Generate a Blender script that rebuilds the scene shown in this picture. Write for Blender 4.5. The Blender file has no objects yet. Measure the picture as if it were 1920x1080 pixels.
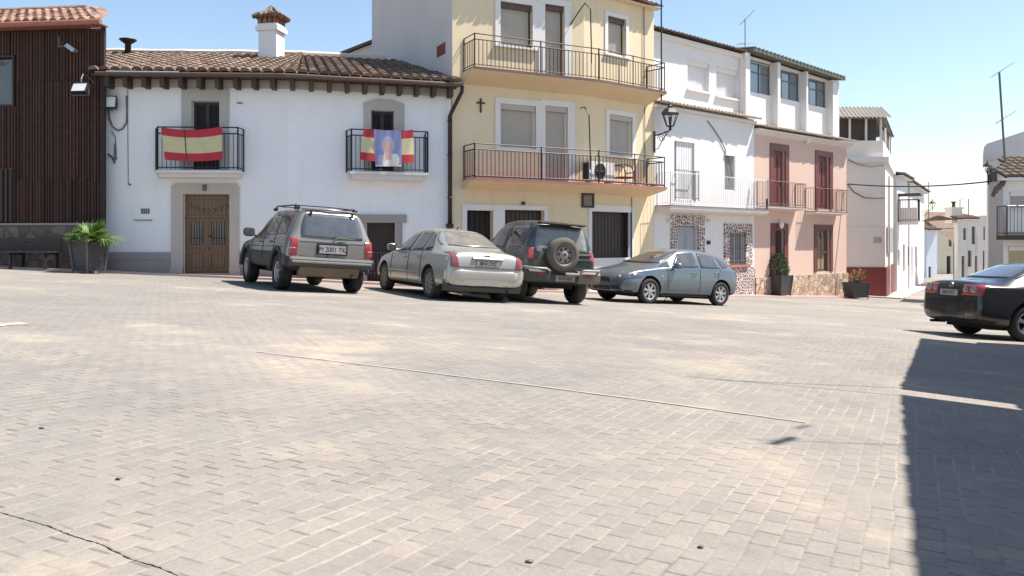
import bpy, bmesh, math, random
from mathutils import Vector, Matrix
from mathutils.bvhtree import BVHTree
random.seed(7)
rnd = random.uniform
R = math.radians
SC = bpy.context.scene
COL = SC.collection
F, HY = 1540.0, 455.0            # focal length in photo pixels, horizon row (photo 1920 wide); the camera is the origin

# ---------------------------------------------------------------- materials
class NT:
    def __init__(s, name):
        s.m = bpy.data.materials.new(name); s.m.use_nodes = True
        s.t = s.m.node_tree; s.b = s.t.nodes['Principled BSDF']
        s.tc = s.t.nodes.new('ShaderNodeTexCoord')
    def n(s, k, **kw):
        o = s.t.nodes.new(k)
        for a, v in kw.items(): setattr(o, a, v)
        return o
    def l(s, a, b): s.t.links.new(a, b)
    def map(s, scale=(1, 1, 1), rot=(0, 0, 0), src='Object', loc=(0, 0, 0)):
        m = s.n('ShaderNodeMapping'); m.inputs['Scale'].default_value = scale; m.inputs['Rotation'].default_value = rot
        m.inputs['Location'].default_value = loc
        s.l(s.tc.outputs[src], m.inputs[0]); return m.outputs[0]
    def noise(s, sc, det=4, rough=.6, vec=None):
        o = s.n('ShaderNodeTexNoise'); o.inputs['Scale'].default_value = sc; o.inputs['Detail'].default_value = det
        o.inputs['Roughness'].default_value = rough
        s.l(vec if vec is not None else s.tc.outputs['Object'], o.inputs['Vector']); return o.outputs['Fac']
    def ramp(s, fac, stops):
        r = s.n('ShaderNodeValToRGB'); e = r.color_ramp.elements
        while len(e) < len(stops): e.new(.5)
        for q, (p, c) in zip(e, stops):
            q.position = p; q.color = (*c, 1) if len(c) == 3 else c
        s.l(fac, r.inputs[0]); return r.outputs[0]
    def mix(s, fac, a, b, mode='MIX'):
        m = s.n('ShaderNodeMix', data_type='RGBA', blend_type=mode)
        for v, i in ((fac, 0), (a, 6), (b, 7)):
            if isinstance(v, (int, float)): m.inputs[i].default_value = v
            elif isinstance(v, tuple): m.inputs[i].default_value = (*v, 1)
            else: s.l(v, m.inputs[i])
        return m.outputs[2]
    def math(s, op, a, b=0.0):
        m = s.n('ShaderNodeMath', operation=op)
        for v, i in ((a, 0), (b, 1)):
            if isinstance(v, (int, float)): m.inputs[i].default_value = v
            else: s.l(v, m.inputs[i])
        return m.outputs[0]
    def bump(s, h, st=.3, d=.02):
        b = s.n('ShaderNodeBump'); b.inputs['Strength'].default_value = st; b.inputs['Distance'].default_value = d
        s.l(h, b.inputs['Height']); s.l(b.outputs[0], s.b.inputs['Normal'])
    def col(s, c):
        if isinstance(c, tuple): s.b.inputs['Base Color'].default_value = (*c, 1)
        else: s.l(c, s.b.inputs['Base Color'])
    def set(s, **k):
        for a, v in k.items(): s.b.inputs[a.replace('_', ' ')].default_value = v
        return s

def sh(c, k): return tuple(min(1, x * k) for x in c)

def plain(name, c, rough=.6, amt=.12, scale=6, metal=0.0, spec=.5, bump=0.0, coat=0.0):
    q = NT(name); f = q.noise(scale, 5)
    q.col(q.ramp(f, [(.25, sh(c, 1 - amt)), (.75, sh(c, 1 + amt))]))
    q.set(Roughness=rough, Metallic=metal, Specular_IOR_Level=spec, Coat_Weight=coat, Coat_Roughness=.05)
    if bump: q.bump(q.noise(scale * 8, 4), bump, .01)
    return q.m

def plaster(name, c, dirt=(.25, .22, .18), amt=.06, stain=.3, bump=.25, z0=0.0, splash=0.0):
    q = NT(name)
    big = q.noise(.7, 5, .6); fine = q.noise(14, 4, .6)
    base = q.ramp(big, [(.3, sh(c, 1 - amt)), (.7, sh(c, 1 + amt * .6))])
    base = q.mix(.35, base, q.ramp(fine, [(.3, sh(c, .93)), (.7, sh(c, 1.04))]))
    st = q.noise(1.0, 6, .65, q.map((2.6, 2.6, .22)))
    base = q.mix(q.math('MULTIPLY', q.ramp(st, [(.52, (0, 0, 0)), (.76, (1, 1, 1))]), stain), base, sh(dirt, 1.6))
    if splash:
        sp = q.n('ShaderNodeSeparateXYZ'); q.l(q.tc.outputs['Object'], sp.inputs[0])
        g = q.math('SUBTRACT', q.math('ADD', q.math('MULTIPLY', q.noise(2.2, 5), .9), z0), sp.outputs[2])
        g = q.n('ShaderNodeClamp') and g
        base = q.mix(q.math('MULTIPLY', q.ramp(g, [(0, (0, 0, 0)), (.5, (1, 1, 1))]), splash), base, dirt)
    q.col(base); q.set(Roughness=.9, Specular_IOR_Level=.25)
    q.bump(q.noise(22, 5, .7), bump, .012)
    return q.m

def paint(name, c, flake=.35, rough=.3, dust=.12, coat=.8):
    q = NT(name); d = q.noise(3.0, 5)
    q.col(q.mix(q.math('MULTIPLY', q.ramp(d, [(.4, (0, 0, 0)), (.8, (1, 1, 1))]), dust), c, (.36, .32, .27)))
    q.set(Metallic=flake, Roughness=rough, Coat_Weight=coat, Coat_Roughness=.06)
    return q.m

def glassy(name, c, rough=.06, metal=.0, spec=.8, dust=.06):
    q = NT(name); d = q.noise(5.0, 4)
    q.col(q.mix(q.math('MULTIPLY', d, dust * 2), c, (.45, .42, .38)))
    q.set(Roughness=rough, Metallic=metal, Specular_IOR_Level=spec, Coat_Weight=.6, Coat_Roughness=.03)
    return q.m

def island(name, cols, rough=.85, bump=.3, lichen=None, seedscale=9):
    """every separate piece of the mesh gets its own shade (tiles, stones, slats)"""
    q = NT(name); g = q.n('ShaderNodeNewGeometry')
    n = len(cols)
    c = q.ramp(g.outputs['Random Per Island'], [(i / max(1, n - 1), k) for i, k in enumerate(cols)])
    f = q.noise(seedscale, 5, .7)
    c = q.mix(.7, c, q.ramp(f, [(.25, (.45, .45, .45)), (.8, (1.25, 1.25, 1.25))]), 'MULTIPLY')
    if lichen:
        k = q.noise(1.6, 6, .75)
        c = q.mix(q.ramp(k, [(.47, (0, 0, 0)), (.66, (.85, .85, .85))]), c, lichen)
    q.col(c); q.set(Roughness=rough, Specular_IOR_Level=.2); q.bump(f, bump, .01)
    return q.m

def rubble(name, stone, mortar, scale=4.5, jit=.9, width=.07, bump=.8):
    """stones set in mortar"""
    q = NT(name); v = q.map((1, 1, 1))
    a = q.n('ShaderNodeTexVoronoi', feature='DISTANCE_TO_EDGE'); b = q.n('ShaderNodeTexVoronoi')
    for o in (a, b):
        o.inputs['Scale'].default_value = scale; o.inputs['Randomness'].default_value = jit; q.l(v, o.inputs['Vector'])
    sep = q.n('ShaderNodeSeparateColor'); q.l(b.outputs['Color'], sep.inputs[0])
    n = len(stone)
    c = q.ramp(sep.outputs[0], [(i / max(1, n - 1), k) for i, k in enumerate(stone)])
    c = q.mix(.5, c, q.ramp(q.noise(25, 4), [(.3, (.6, .6, .6)), (.7, (1.2, 1.2, 1.2))]), 'MULTIPLY')
    m = q.ramp(q.math('ADD', a.outputs['Distance'], q.math('MULTIPLY', q.noise(18, 3), .04)), [(width, (0, 0, 0)), (width + .05, (1, 1, 1))])
    q.col(q.mix(m, mortar, c)); q.set(Roughness=.9, Specular_IOR_Level=.2); q.bump(m, bump, .03)
    return q.m

M = {}
M['white'] = plaster('white_limewash', (.81, .812, .82), (.42, .40, .37), .05, .32)
M['white_sun'] = plaster('white_paint', (.72, .71, .70), (.42, .38, .32), .06, .35)
M['trim'] = plaster('white_trim', (.72, .70, .68), (.36, .33, .3), .04, .15, .12)
M['yellow'] = plaster('yellow_render', (.73, .61, .42), (.34, .26, .16), .09, .35)
M['grey'] = plaster('grey_render', (.58, .56, .55), (.33, .32, .3), .09, .6)
M['pink'] = plaster('pink_render', (.63, .455, .375), (.38, .22, .17), .06, .25)
M['cream'] = plaster('cream_render', (.82, .74, .655), (.5, .44, .38), .05, .3)
M['creamy'] = plaster('pale_cream_render', (.74, .66, .50), (.4, .34, .26), .06, .3)
M['redbase'] = plaster('dark_red_paint', (.22, .062, .055), (.14, .05, .04), .12, .3)
M['surround'] = plaster('granite_surround', (.50, .445, .39), (.22, .2, .18), .12, .35, .4)
M['surround_green'] = plaster('weathered_granite', (.45, .425, .385), (.27, .26, .23), .10, .4, .4)
M['plinth'] = plaster('granite_plinth', (.33, .30, .29), (.2, .18, .17), .12, .5, .4)
M['stone_low'] = rubble('dark_rubble_wall', [(.17, .13, .10), (.25, .20, .155), (.13, .105, .09), (.29, .24, .2)], (.15, .125, .105), 3.2)
M['stonebase'] = rubble('buff_rubble_wall', [(.44, .33, .23), (.56, .45, .33), (.34, .25, .18), (.6, .5, .4)], (.25, .19, .14), 4.0, 1, .035)
M['mosaic'] = rubble('pebble_mosaic', [(.15, .085, .06), (.24, .14, .10), (.10, .06, .05), (.34, .22, .17)], (.66, .62, .58), 9.5, .85, .13, 1.0)
M['iron'] = plain('dark_iron', (.028, .027, .030), .5, .2, 20, .2)
M['iron_brown'] = plain('brown_iron', (.034, .021, .018), .5, .2, 20, .2)
M['iron_grey'] = plain('grey_iron', (.12, .12, .125), .5, .15, 20, .3)
M['iron_white'] = plain('white_iron', (.66, .65, .64), .5, .1, 20)
M['iron_rose'] = plain('faded_iron', (.16, .085, .07), .55, .2, 20, .1)
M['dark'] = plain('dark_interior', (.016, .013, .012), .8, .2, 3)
M['darkwood'] = plain('dark_brown_wood', (.035, .022, .017), .55, .25, 4)
M['gutter'] = plain('brown_gutter', (.10, .062, .05), .5, .15, 8, .2)
M['blind'] = plain('roller_blind', (.42, .39, .34), .6, .07, 3)
M['blind_lite'] = plain('white_blind', (.70, .69, .69), .6, .05, 3)
M['shutter_grey'] = plain('grey_shutter', (.28, .275, .27), .6, .08, 3)
M['slab'] = plaster('balcony_concrete', (.66, .63, .61), (.36, .32, .28), .06, .35)
M['slab_y'] = plaster('yellow_balcony_soffit', (.70, .56, .36), (.36, .28, .18), .10, .4)
M['slab_r'] = plaster('red_balcony_edge', (.40, .16, .13), (.22, .1, .08), .12, .3)
M['maroon'] = plain('maroon_paint', (.145, .042, .038), .5, .2, 5)
M['slabwood'] = plain('brown_slab_edge', (.15, .085, .07), .7, .2, 5)
M['tile'] = island('clay_roof_tile', [(.155, .098, .074), (.205, .128, .094), (.125, .085, .068), (.27, .195, .15), (.18, .115, .085)], .9, .4, (.17, .15, .115))
M['tile_red'] = island('red_clay_roof_tile', [(.20, .105, .08), (.27, .155, .12), (.155, .085, .068), (.33, .22, .17)], .9, .4, (.40, .28, .2))
M['tile_dark'] = island('dark_roof_tile', [(.12, .085, .065), (.19, .13, .10), (.09, .07, .06)], .9, .4, (.12, .11, .085))
M['tile_pale'] = island('pale_cornice_tile', [(.48, .37, .29), (.58, .47, .38), (.40, .30, .24)], .9, .4, (.5, .44, .36))
M['mortar'] = plaster('lime_mortar', (.60, .52, .45), (.35, .28, .22), .12, .3)
M['rafter'] = plain('dark_rafter_wood', (.06, .042, .034), .7, .25, 6)
M['infill'] = plaster('eave_infill', (.50, .44, .38), (.25, .21, .17), .1, .4)
M['brick'] = rubble('chimney_brick', [(.34, .12, .08), (.42, .17, .11), (.27, .10, .07)], (.4, .3, .25), 12, .5, .05)
M['slat'] = island('dark_wood_slat', [(.058, .028, .022), (.080, .039, .028), (.046, .024, .020), (.092, .046, .031), (.062, .031, .024)], .6, .2, None, 5)
M['slat_back'] = plain('dark_backing', (.03, .017, .014), .8, .2, 5)
M['copper'] = plain('copper_gutter', (.36, .15, .105), .5, .15, 6, .3)
M['woodfloor'] = plain('bench_wood', (.040, .032, .027), .6, .3, 9)
M['glass'] = glassy('window_glass', (.035, .04, .042))
M['glass_sky'] = glassy('gallery_glass', (.16, .20, .22), .06, .25)  # pale blue base carries the sky's reflection in its colour
M['bluegrey'] = plain('blue_grey_door', (.30, .32, .37), .5, .08, 3)
M['lamp_white'] = plain('white_lamp_glass', (.75, .73, .70), .25, .04, 4)
M['lens'] = plain('floodlight_lens', (.62, .64, .62), .2, .05, 4)
M['ac_white'] = plain('white_plastic', (.62, .60, .57), .45, .06, 4)
M['black'] = plain('black_plastic', (.014, .014, .015), .5, .2, 9)
M['cable'] = plain('cable_rubber', (.035, .033, .034), .6, .1, 9)
M['alu'] = plain('aluminium', (.48, .49, .50), .35, .1, 9, .7)
M['soil'] = plain('dark_soil', (.05, .038, .028), .95, .3, 20)
M['planter'] = plain('grey_planter', (.060, .059, .062), .6, .12, 5, 0, .4, .1)
M['planter_l'] = plain('pale_planter_leg', (.12, .115, .112), .6, .1, 5)
M['flag_red'] = plain('red_cloth', (.42, .030, .045), .8, .12, 4)
M['flag_yel'] = plain('pale_yellow_cloth', (.55, .49, .29), .8, .10, 4)
M['corrug'] = plain('fibre_cement_sheet', (.24, .215, .185), .85, .18, 3)
M['screen'] = plain('dark_screen', (.075, .055, .048), .8, .15, 3)
M['greeneave'] = plain('grey_green_eave', (.115, .12, .10), .75, .2, 4)
M['corrug_o'] = plain('orange_clay_roof', (.36, .25, .19), .9, .2, 4, bump=.4)

def door_wood():
    q = NT('carved_pine_door')
    w = q.n('ShaderNodeTexWave', wave_type='BANDS', bands_direction='X'); w.inputs['Scale'].default_value = 3.0
    w.inputs['Distortion'].default_value = 6; w.inputs['Detail'].default_value = 4
    q.l(q.map((1, 1, .15)), w.inputs['Vector'])
    q.col(q.ramp(w.outputs['Fac'], [(.1, (.13, .068, .032)), (.6, (.205, .115, .055)), (1, (.16, .088, .042))]))
    q.set(Roughness=.45); q.bump(w.outputs['Fac'], .1, .01); return q.m
M['door'] = door_wood()

def leafmat(name, cols, tr=.25):
    q = NT(name); g = q.n('ShaderNodeNewGeometry'); n = len(cols)
    q.col(q.ramp(g.outputs['Random Per Island'], [(i / (n - 1), c) for i, c in enumerate(cols)]))
    q.set(Roughness=.5, Specular_IOR_Level=.3)
    q.b.inputs['Subsurface Weight'].default_value = 0
    t = q.n('ShaderNodeBsdfTranslucent'); t.inputs[0].default_value = (*sh(cols[-1], 1.3), 1)
    mx = q.n('ShaderNodeMixShader'); mx.inputs[0].default_value = tr
    o = q.t.nodes['Material Output']
    q.l(q.b.outputs[0], mx.inputs[1]); q.l(t.outputs[0], mx.inputs[2]); q.l(mx.outputs[0], o.inputs[0])
    return q.m
M['palm'] = leafmat('palm_leaf', [(.05, .10, .02), (.11, .20, .035), (.17, .26, .06), (.08, .15, .035), (.13, .22, .05)])
M['conifer'] = leafmat('conifer_leaf', [(.020, .040, .018), (.035, .07, .028), (.055, .10, .04)])
M['dry'] = leafmat('yellow_leaf', [(.42, .28, .12), (.5, .38, .2), (.28, .22, .09), (.2, .22, .08)])
M['agave'] = leafmat('grey_green_leaf', [(.12, .15, .08), (.2, .23, .13), (.28, .29, .18)])

def pavers():
    q = NT('granite_setts'); RH, BWD = .084, .146
    rot = q.map((1, 1, 1), (0, 0, R(-64)))
    nz = q.n('ShaderNodeTexNoise'); nz.inputs['Scale'].default_value = 2.6; nz.inputs['Detail'].default_value = 4; q.l(rot, nz.inputs['Vector'])
    v = q.n('ShaderNodeVectorMath', operation='MULTIPLY_ADD'); v.inputs[1].default_value = (.055, .034, 0); q.l(nz.outputs['Color'], v.inputs[0]); q.l(rot, v.inputs[2])
    sp = q.n('ShaderNodeSeparateXYZ'); q.l(v.outputs[0], sp.inputs[0]); mt = q.math
    y = mt('DIVIDE', sp.outputs[1], RH); row = mt('FLOOR', y); fy = mt('SUBTRACT', y, row)
    def white(a, b):
        w = q.n('ShaderNodeTexWhiteNoise', noise_dimensions='2D'); c = q.n('ShaderNodeCombineXYZ')
        for i, k in ((0, a), (1, b)):
            if isinstance(k, (int, float)): c.inputs[i].default_value = k
            else: q.l(k, c.inputs[i])
        q.l(c.outputs[0], w.inputs['Vector']); return w.outputs['Value']
    x = mt('ADD', mt('DIVIDE', sp.outputs[0], BWD), mt('ADD', mt('MULTIPLY', mt('MODULO', row, 2.0), .5), mt('MULTIPLY', white(row, 3.0), .22)))
    ix = mt('FLOOR', x); fx = mt('SUBTRACT', x, ix)
    dy = mt('MULTIPLY', mt('MINIMUM', fy, mt('SUBTRACT', 1.0, fy)), RH); dx = mt('MULTIPLY', mt('MINIMUM', fx, mt('SUBTRACT', 1.0, fx)), BWD)
    idn = white(row, ix); id2 = white(ix, mt('ADD', row, 7.3))
    stone = q.ramp(idn, [(0, (.262, .251, .238)), (.35, (.284, .271, .255)), (.8, (.298, .284, .267)), (1, (.328, .302, .272))])
    grain = q.noise(55, 5, .75); stone = q.mix(.45, stone, q.ramp(grain, [(.3, (.66, .66, .66)), (.7, (1.26, 1.25, 1.24))]), 'MULTIPLY')
    mid = q.noise(4.5, 6, .7); stone = q.mix(.5, stone, q.ramp(mid, [(.3, (.80, .80, .81)), (.72, (1.16, 1.14, 1.1))]), 'MULTIPLY')
    d1 = q.noise(.33, 6, .62, q.map((1, 1.5, 1), (0, 0, R(20)))); dust = q.ramp(d1, [(.40, (0, 0, 0)), (.66, (1, 1, 1))])
    d2 = q.noise(1.0, 8, .72); sandp = q.ramp(mt('MULTIPLY', d2, mt('ADD', d1, .35)), [(.45, (0, 0, 0)), (.60, (1, 1, 1))])
    c = q.mix(mt('MULTIPLY', dust, .62), stone, (.37, .338, .297))
    sandm = mt('MULTIPLY', sandp, mt('ADD', .42, mt('MULTIPLY', id2, .26)))
    c = q.mix(sandm, c, (.54, .46, .355))
    worn = q.ramp(q.noise(.45, 7, .68, q.map((1, 1, 1), (0, 0, 0), 'Object', (31, 12, 0))), [(.54, (0, 0, 0)), (.70, (1, 1, 1))])
    c = q.mix(mt('MULTIPLY', worn, .45), c, (.215, .21, .205))
    grey = q.noise(.22, 5, .6, q.map((1, 1, 1), (0, 0, 0), 'Object', (9, 4, 0)))
    c = q.mix(.7, c, q.ramp(grey, [(.36, (.88, .885, .895)), (.62, (1.09, 1.065, 1.04))]), 'MULTIPLY')
    jn = q.noise(1.3, 5, .7); wn = q.noise(9, 4, .7)
    wob = mt('MULTIPLY', wn, .010)
    jy = q.ramp(mt('ADD', dy, mt('MULTIPLY', wob, -1.0)), [(.0, (1, 1, 1)), (.0026, (0, 0, 0))]); jx = q.ramp(mt('ADD', dx, mt('MULTIPLY', wob, -1.0)), [(.0, (1, 1, 1)), (.0028, (0, 0, 0))])
    broken = q.ramp(q.noise(2.3, 6, .8), [(.40, (.03, .03, .03)), (.62, (1, 1, 1))])
    c = q.mix(mt('MULTIPLY', mt('MULTIPLY', jy, broken), .7), c, q.ramp(jn, [(.34, (.18, .16, .14)), (.46, (.37, .33, .28)), (.62, (.52, .465, .39))]))
    c = q.mix(mt('MULTIPLY', mt('MULTIPLY', jx, broken), .8), c, q.ramp(jn, [(.40, (.10, .088, .075)), (.58, (.17, .148, .122)), (.68, (.38, .33, .27))]))
    c = q.mix(1.0, c, (.76, .745, .73), 'MULTIPLY')
    q.col(c); q.set(Roughness=.85, Specular_IOR_Level=.25)
    ed = lambda d, w: q.ramp(d, [(0, (0, 0, 0)), (w * .5, (.8, .8, .8)), (w, (1, 1, 1))])
    h = mt('MULTIPLY', mt('MULTIPLY', ed(dy, .014), ed(dx, .014)), mt('SUBTRACT', 1.0, mt('MULTIPLY', sandp, .6)))
    h = mt('ADD', h, mt('ADD', mt('MULTIPLY', mid, .7), mt('ADD', mt('MULTIPLY', idn, .35), mt('MULTIPLY', grain, .3))))
    h = mt('MULTIPLY', h, mt('ADD', .35, mt('MULTIPLY', broken, .65)))
    q.bump(h, .42, .008)
    return q.m
M['pavers'] = pavers()

def redtiles():
    q = NT('red_pavement_tiles')
    b = q.n('ShaderNodeTexBrick', offset=0); b.inputs['Scale'].default_value = 1; b.inputs['Brick Width'].default_value = .3
    b.inputs['Row Height'].default_value = .3; b.inputs['Mortar Size'].default_value = .01
    b.inputs['Color1'].default_value = (.40, .20, .165, 1); b.inputs['Color2'].default_value = (.48, .26, .21, 1); b.inputs['Mortar'].default_value = (.33, .25, .22, 1)
    q.l(q.map(), b.inputs['Vector'])
    c = q.mix(.6, b.outputs['Color'], q.ramp(q.noise(2, 5), [(.3, (.8, .8, .8)), (.7, (1.25, 1.22, 1.2))]), 'MULTIPLY')
    q.col(c); q.set(Roughness=.85); return q.m
M['redtiles'] = redtiles()
M['kerb'] = plaster('kerb_stone', (.42, .37, .34), (.25, .22, .2), .1, .3)
M['drain'] = plaster('drain_concrete', (.345, .318, .285), (.32, .295, .265), .10, .2)
M['crack'] = plain('dark_joint', (.21, .18, .15), .95, .4, 12)
M['patch'] = plain('pale_worn_concrete', (.36, .325, .27), .9, .2, 4)

# ---------------------------------------------------------------- mesh builder
class MB:
    dw = None; cuts = ()             # bend of the facade being built, and where it bends
    def __init__(s, warp=None): s.v = []; s.f = []; s.m = []; s.warp = warp or MB.dw; s.bent = s.warp is not None and s.warp in (MB.dw, globals().get('W1'))
    def add(s, pts, faces, m=0):
        o = len(s.v); s.v += [tuple(p) for p in pts]
        for f in faces: s.f.append([o + i for i in f]); s.m.append(m)
    def quad(s, a, b, c, d, m=0): s.add([a, b, c, d], [(0, 1, 2, 3)], m)
    def box(s, x0, x1, y0, y1, z0, z1, m=0):
        if s.bent and abs(x1 - x0) > .8: return s.lbox(min(x0, x1), max(x0, x1), y0, y1, z0, z1, m, .4)
        s.add([(x0, y0, z0), (x1, y0, z0), (x1, y1, z0), (x0, y1, z0), (x0, y0, z1), (x1, y0, z1), (x1, y1, z1), (x0, y1, z1)],
              [(0, 3, 2, 1), (4, 5, 6, 7), (0, 1, 5, 4), (1, 2, 6, 5), (2, 3, 7, 6), (3, 0, 4, 7)], m)
    def lbox(s, x0, x1, y0, y1, z0, z1, m=0, step=.5):
        n = max(1, int(math.ceil((x1 - x0) / step))); P = []; Fc = []
        for i in range(n + 1):
            x = x0 + (x1 - x0) * i / n; P += [(x, y0, z0), (x, y1, z0), (x, y1, z1), (x, y0, z1)]
        for i in range(n):
            a = 4 * i; b = a + 4
            for k in range(4): Fc.append((a + k, a + (k + 1) % 4, b + (k + 1) % 4, b + k))
        Fc += [(3, 2, 1, 0), (4 * n, 4 * n + 1, 4 * n + 2, 4 * n + 3)]
        s.add(P, Fc, m)
    def prism(s, poly, a0, a1, axis='x', m=0):
        """poly in the two other axes (y,z for x; x,z for y; x,y for z)"""
        if axis == 'x' and s.bent and abs(a1 - a0) > .8:
            n = int(math.ceil(abs(a1 - a0) / .4)); k = len(poly); P = []; Fc = []
            for i in range(n + 1): a = a0 + (a1 - a0) * i / n; P += [(a, p[0], p[1]) for p in poly]
            for i in range(n): Fc += [(i * k + j, i * k + (j + 1) % k, (i + 1) * k + (j + 1) % k, (i + 1) * k + j) for j in range(k)]
            s.add(P, Fc + [tuple(range(k))[::-1], tuple(range(n * k, n * k + k))], m); return
        def mk(a, p): return {'x': (a, p[0], p[1]), 'y': (p[0], a, p[1]), 'z': (p[0], p[1], a)}[axis]
        n = len(poly)
        s.add([mk(a0, p) for p in poly] + [mk(a1, p) for p in poly],
              [tuple(range(n))[::-1], tuple(range(n, 2 * n))] + [(i, (i + 1) % n, n + (i + 1) % n, n + i) for i in range(n)], m)
    def tube(s, pts, r, n=6, m=0, cap=True, r1=None):
        pts = [Vector(p) for p in pts]
        if s.bent and len(pts) == 2 and abs(pts[1].x - pts[0].x) > .8: a_, b_ = pts; q_ = int(math.ceil((b_ - a_).length / .4)); pts = [a_.lerp(b_, i / q_) for i in range(q_ + 1)]
        k = len(pts); P = []; up = Vector((0, 0, 1))
        ref = None
        for i, p in enumerate(pts):
            d = (pts[min(i + 1, k - 1)] - pts[max(i - 1, 0)]).normalized()
            if ref is None: ref = d.orthogonal().normalized()
            ref = (ref - d * ref.dot(d)).normalized(); b = d.cross(ref)
            rr = r if r1 is None else r + (r1 - r) * i / max(1, k - 1)
            for j in range(n):
                a = 2 * math.pi * (j + .5) / n; P.append(p + (ref * math.cos(a) + b * math.sin(a)) * rr)
        Fc = []
        for i in range(k - 1):
            for j in range(n): Fc.append((i * n + j, i * n + (j + 1) % n, (i + 1) * n + (j + 1) % n, (i + 1) * n + j))
        if cap: Fc += [tuple(range(n))[::-1], tuple(range((k - 1) * n, k * n))]
        s.add(P, Fc, m)
    def lathe(s, prof, n=16, o=(0, 0, 0), axis='z', m=0, cap=True):
        P = []; k = len(prof)
        for r, h in prof:
            for j in range(n):
                a = 2 * math.pi * j / n; c, q = r * math.cos(a), r * math.sin(a)
                p = {'z': (c, q, h), 'y': (c, h, q), 'x': (h, c, q)}[axis]
                P.append((p[0] + o[0], p[1] + o[1], p[2] + o[2]))
        Fc = [(i * n + j, i * n + (j + 1) % n, (i + 1) * n + (j + 1) % n, (i + 1) * n + j) for i in range(k - 1) for j in range(n)]
        if cap: Fc += [tuple(range(n))[::-1], tuple(range((k - 1) * n, k * n))]
        s.add(P, Fc, m)
    def mesh(s, name, mats, smooth=False):
        me = bpy.data.meshes.new(name)
        v = [s.warp(p) for p in s.v] if s.warp else s.v
        me.from_pydata([tuple(p) for p in v], [], s.f); me.update()
        for x in (mats if isinstance(mats, (list, tuple)) else [mats]): me.materials.append(x)
        if any(s.m): me.polygons.foreach_set('material_index', s.m)
        b = bmesh.new(); b.from_mesh(me); bmesh.ops.recalc_face_normals(b, faces=b.faces); b.to_mesh(me); b.free()
        if smooth: me.polygons.foreach_set('use_smooth', [True] * len(me.polygons))
        return me
    def build(s, name, mats, parent=None, smooth=False, **tg):
        o = bpy.data.objects.new(name, s.mesh(name, mats, smooth)); COL.objects.link(o)
        if parent: o.parent = parent
        return tag(o, **tg) if tg else o

def tag(o, label=None, cat=None, group=None, kind=None):
    if label: o['label'] = label
    if cat: o['category'] = cat
    if group: o['group'] = group
    if kind: o['kind'] = kind
    return o

def empty(name, loc=(0, 0, 0), rz=0.0, **tg):
    o = bpy.data.objects.new(name, None); COL.objects.link(o); o.location = loc; o.rotation_euler = (0, 0, rz)
    o.empty_display_size = .2
    return tag(o, **tg)

def center(o):
    """move a top-level mesh's origin to the middle of its base"""
    vs = o.data.vertices; xs = [v.co.x for v in vs]; ys = [v.co.y for v in vs]; z = min(v.co.z for v in vs)
    c = Vector(((min(xs) + max(xs)) / 2, (min(ys) + max(ys)) / 2, z))
    o.data.transform(Matrix.Translation(-c)); o.location = o.matrix_basis @ c if o.parent is None else c
    return o

# ---------------------------------------------------------------- the lie of the land
def smin(a, b, k): return -math.log(math.exp(-a / k) + math.exp(-b / k)) * k if abs(a - b) < 30 * k else min(a, b)
def gx(x):
    x = smin(x, 22, 2)
    return x if x > -5 else -5 + (x + 5) * .7
def gz(x, y): return -.886 - .063 * gx(x) - .021 * smin(y, 26, 2)
def ground_at(px, py):
    """where the sight line of a photo pixel meets the ground"""
    d = Vector(((px - 960) / F, 1, (HY - py) / F)); lo, hi = .5, 200
    for _ in range(60):
        m = (lo + hi) / 2
        if d.z * m > gz(d.x * m, m): lo = m
        else: hi = m
    return Vector((d.x * lo, lo, gz(d.x * lo, lo)))
def at(px, py, D): return Vector(((px - 960) / F * D, D, (HY - py) / F * D))

class Frame:
    """a facade: local x runs along it, y into the building, z up"""
    def __init__(s, x, y, deg):
        s.o = Vector((x, y, gz(x, y))); s.a = R(deg); s.t = Vector((math.cos(s.a), math.sin(s.a), 0)); s.n = Vector((math.sin(s.a), -math.cos(s.a), 0))
    def uz(s, px, py, v=0.0):
        d = Vector(((px - 960) / F, 1, (HY - py) / F)); p0 = s.o - s.n * v
        k = p0.dot(s.n) / d.dot(s.n); p = d * k
        return (p - s.o).dot(s.t), p.z - s.o.z
    def u(s, px, v=0.0): return s.uz(px, 455, v)[0]
    def z(s, px, py, v=0.0): return s.uz(px, py, v)[1]
    def rect(s, xl, yt, xr, yb, v=0.0):
        """left edge, top there, right edge, bottom at the left edge"""
        u0, z1 = s.uz(xl, yt, v); z0 = s.z(xl, yb, v); return u0, s.u(xr, v), z0, z1
    def root(s, name, **tg): return empty(name, s.o, s.a, **tg)
    def world(s, u, v, z): return s.o + s.t * u - s.n * v + Vector((0, 0, z))

class Bent(Frame):
    """a facade that turns at one column: two straight runs, measured along the wall"""
    def __init__(s, x, y, deg, px, deg2):
        super().__init__(x, y, deg); s.px = px; s.ub = Frame.uz(s, px, 455)[0]; b = Frame.world(s, s.ub, 0, 0); s.r = Frame(b.x, b.y, deg2); s.r.o.z = s.o.z; s.be = R(deg2 - deg)
    def uz(s, px, py, v=0.0):
        if px < s.px: return Frame.uz(s, px, py, v)
        u, z = s.r.uz(px, py, v); return u + s.ub, z
    def warp(s, p):
        u, v, z = p; t = min(1, max(0, (u - s.ub + .6) / 1.2)); th = s.be * t * t * (3 - 2 * t)
        x, y = (u, 0.0) if u <= s.ub else (s.ub + (u - s.ub) * math.cos(s.be), (u - s.ub) * math.sin(s.be))
        return (x - v * math.sin(th), y + v * math.cos(th), z)
    def world(s, u, v, z): return Frame.world(s, *s.warp((u, v, z)))

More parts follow.
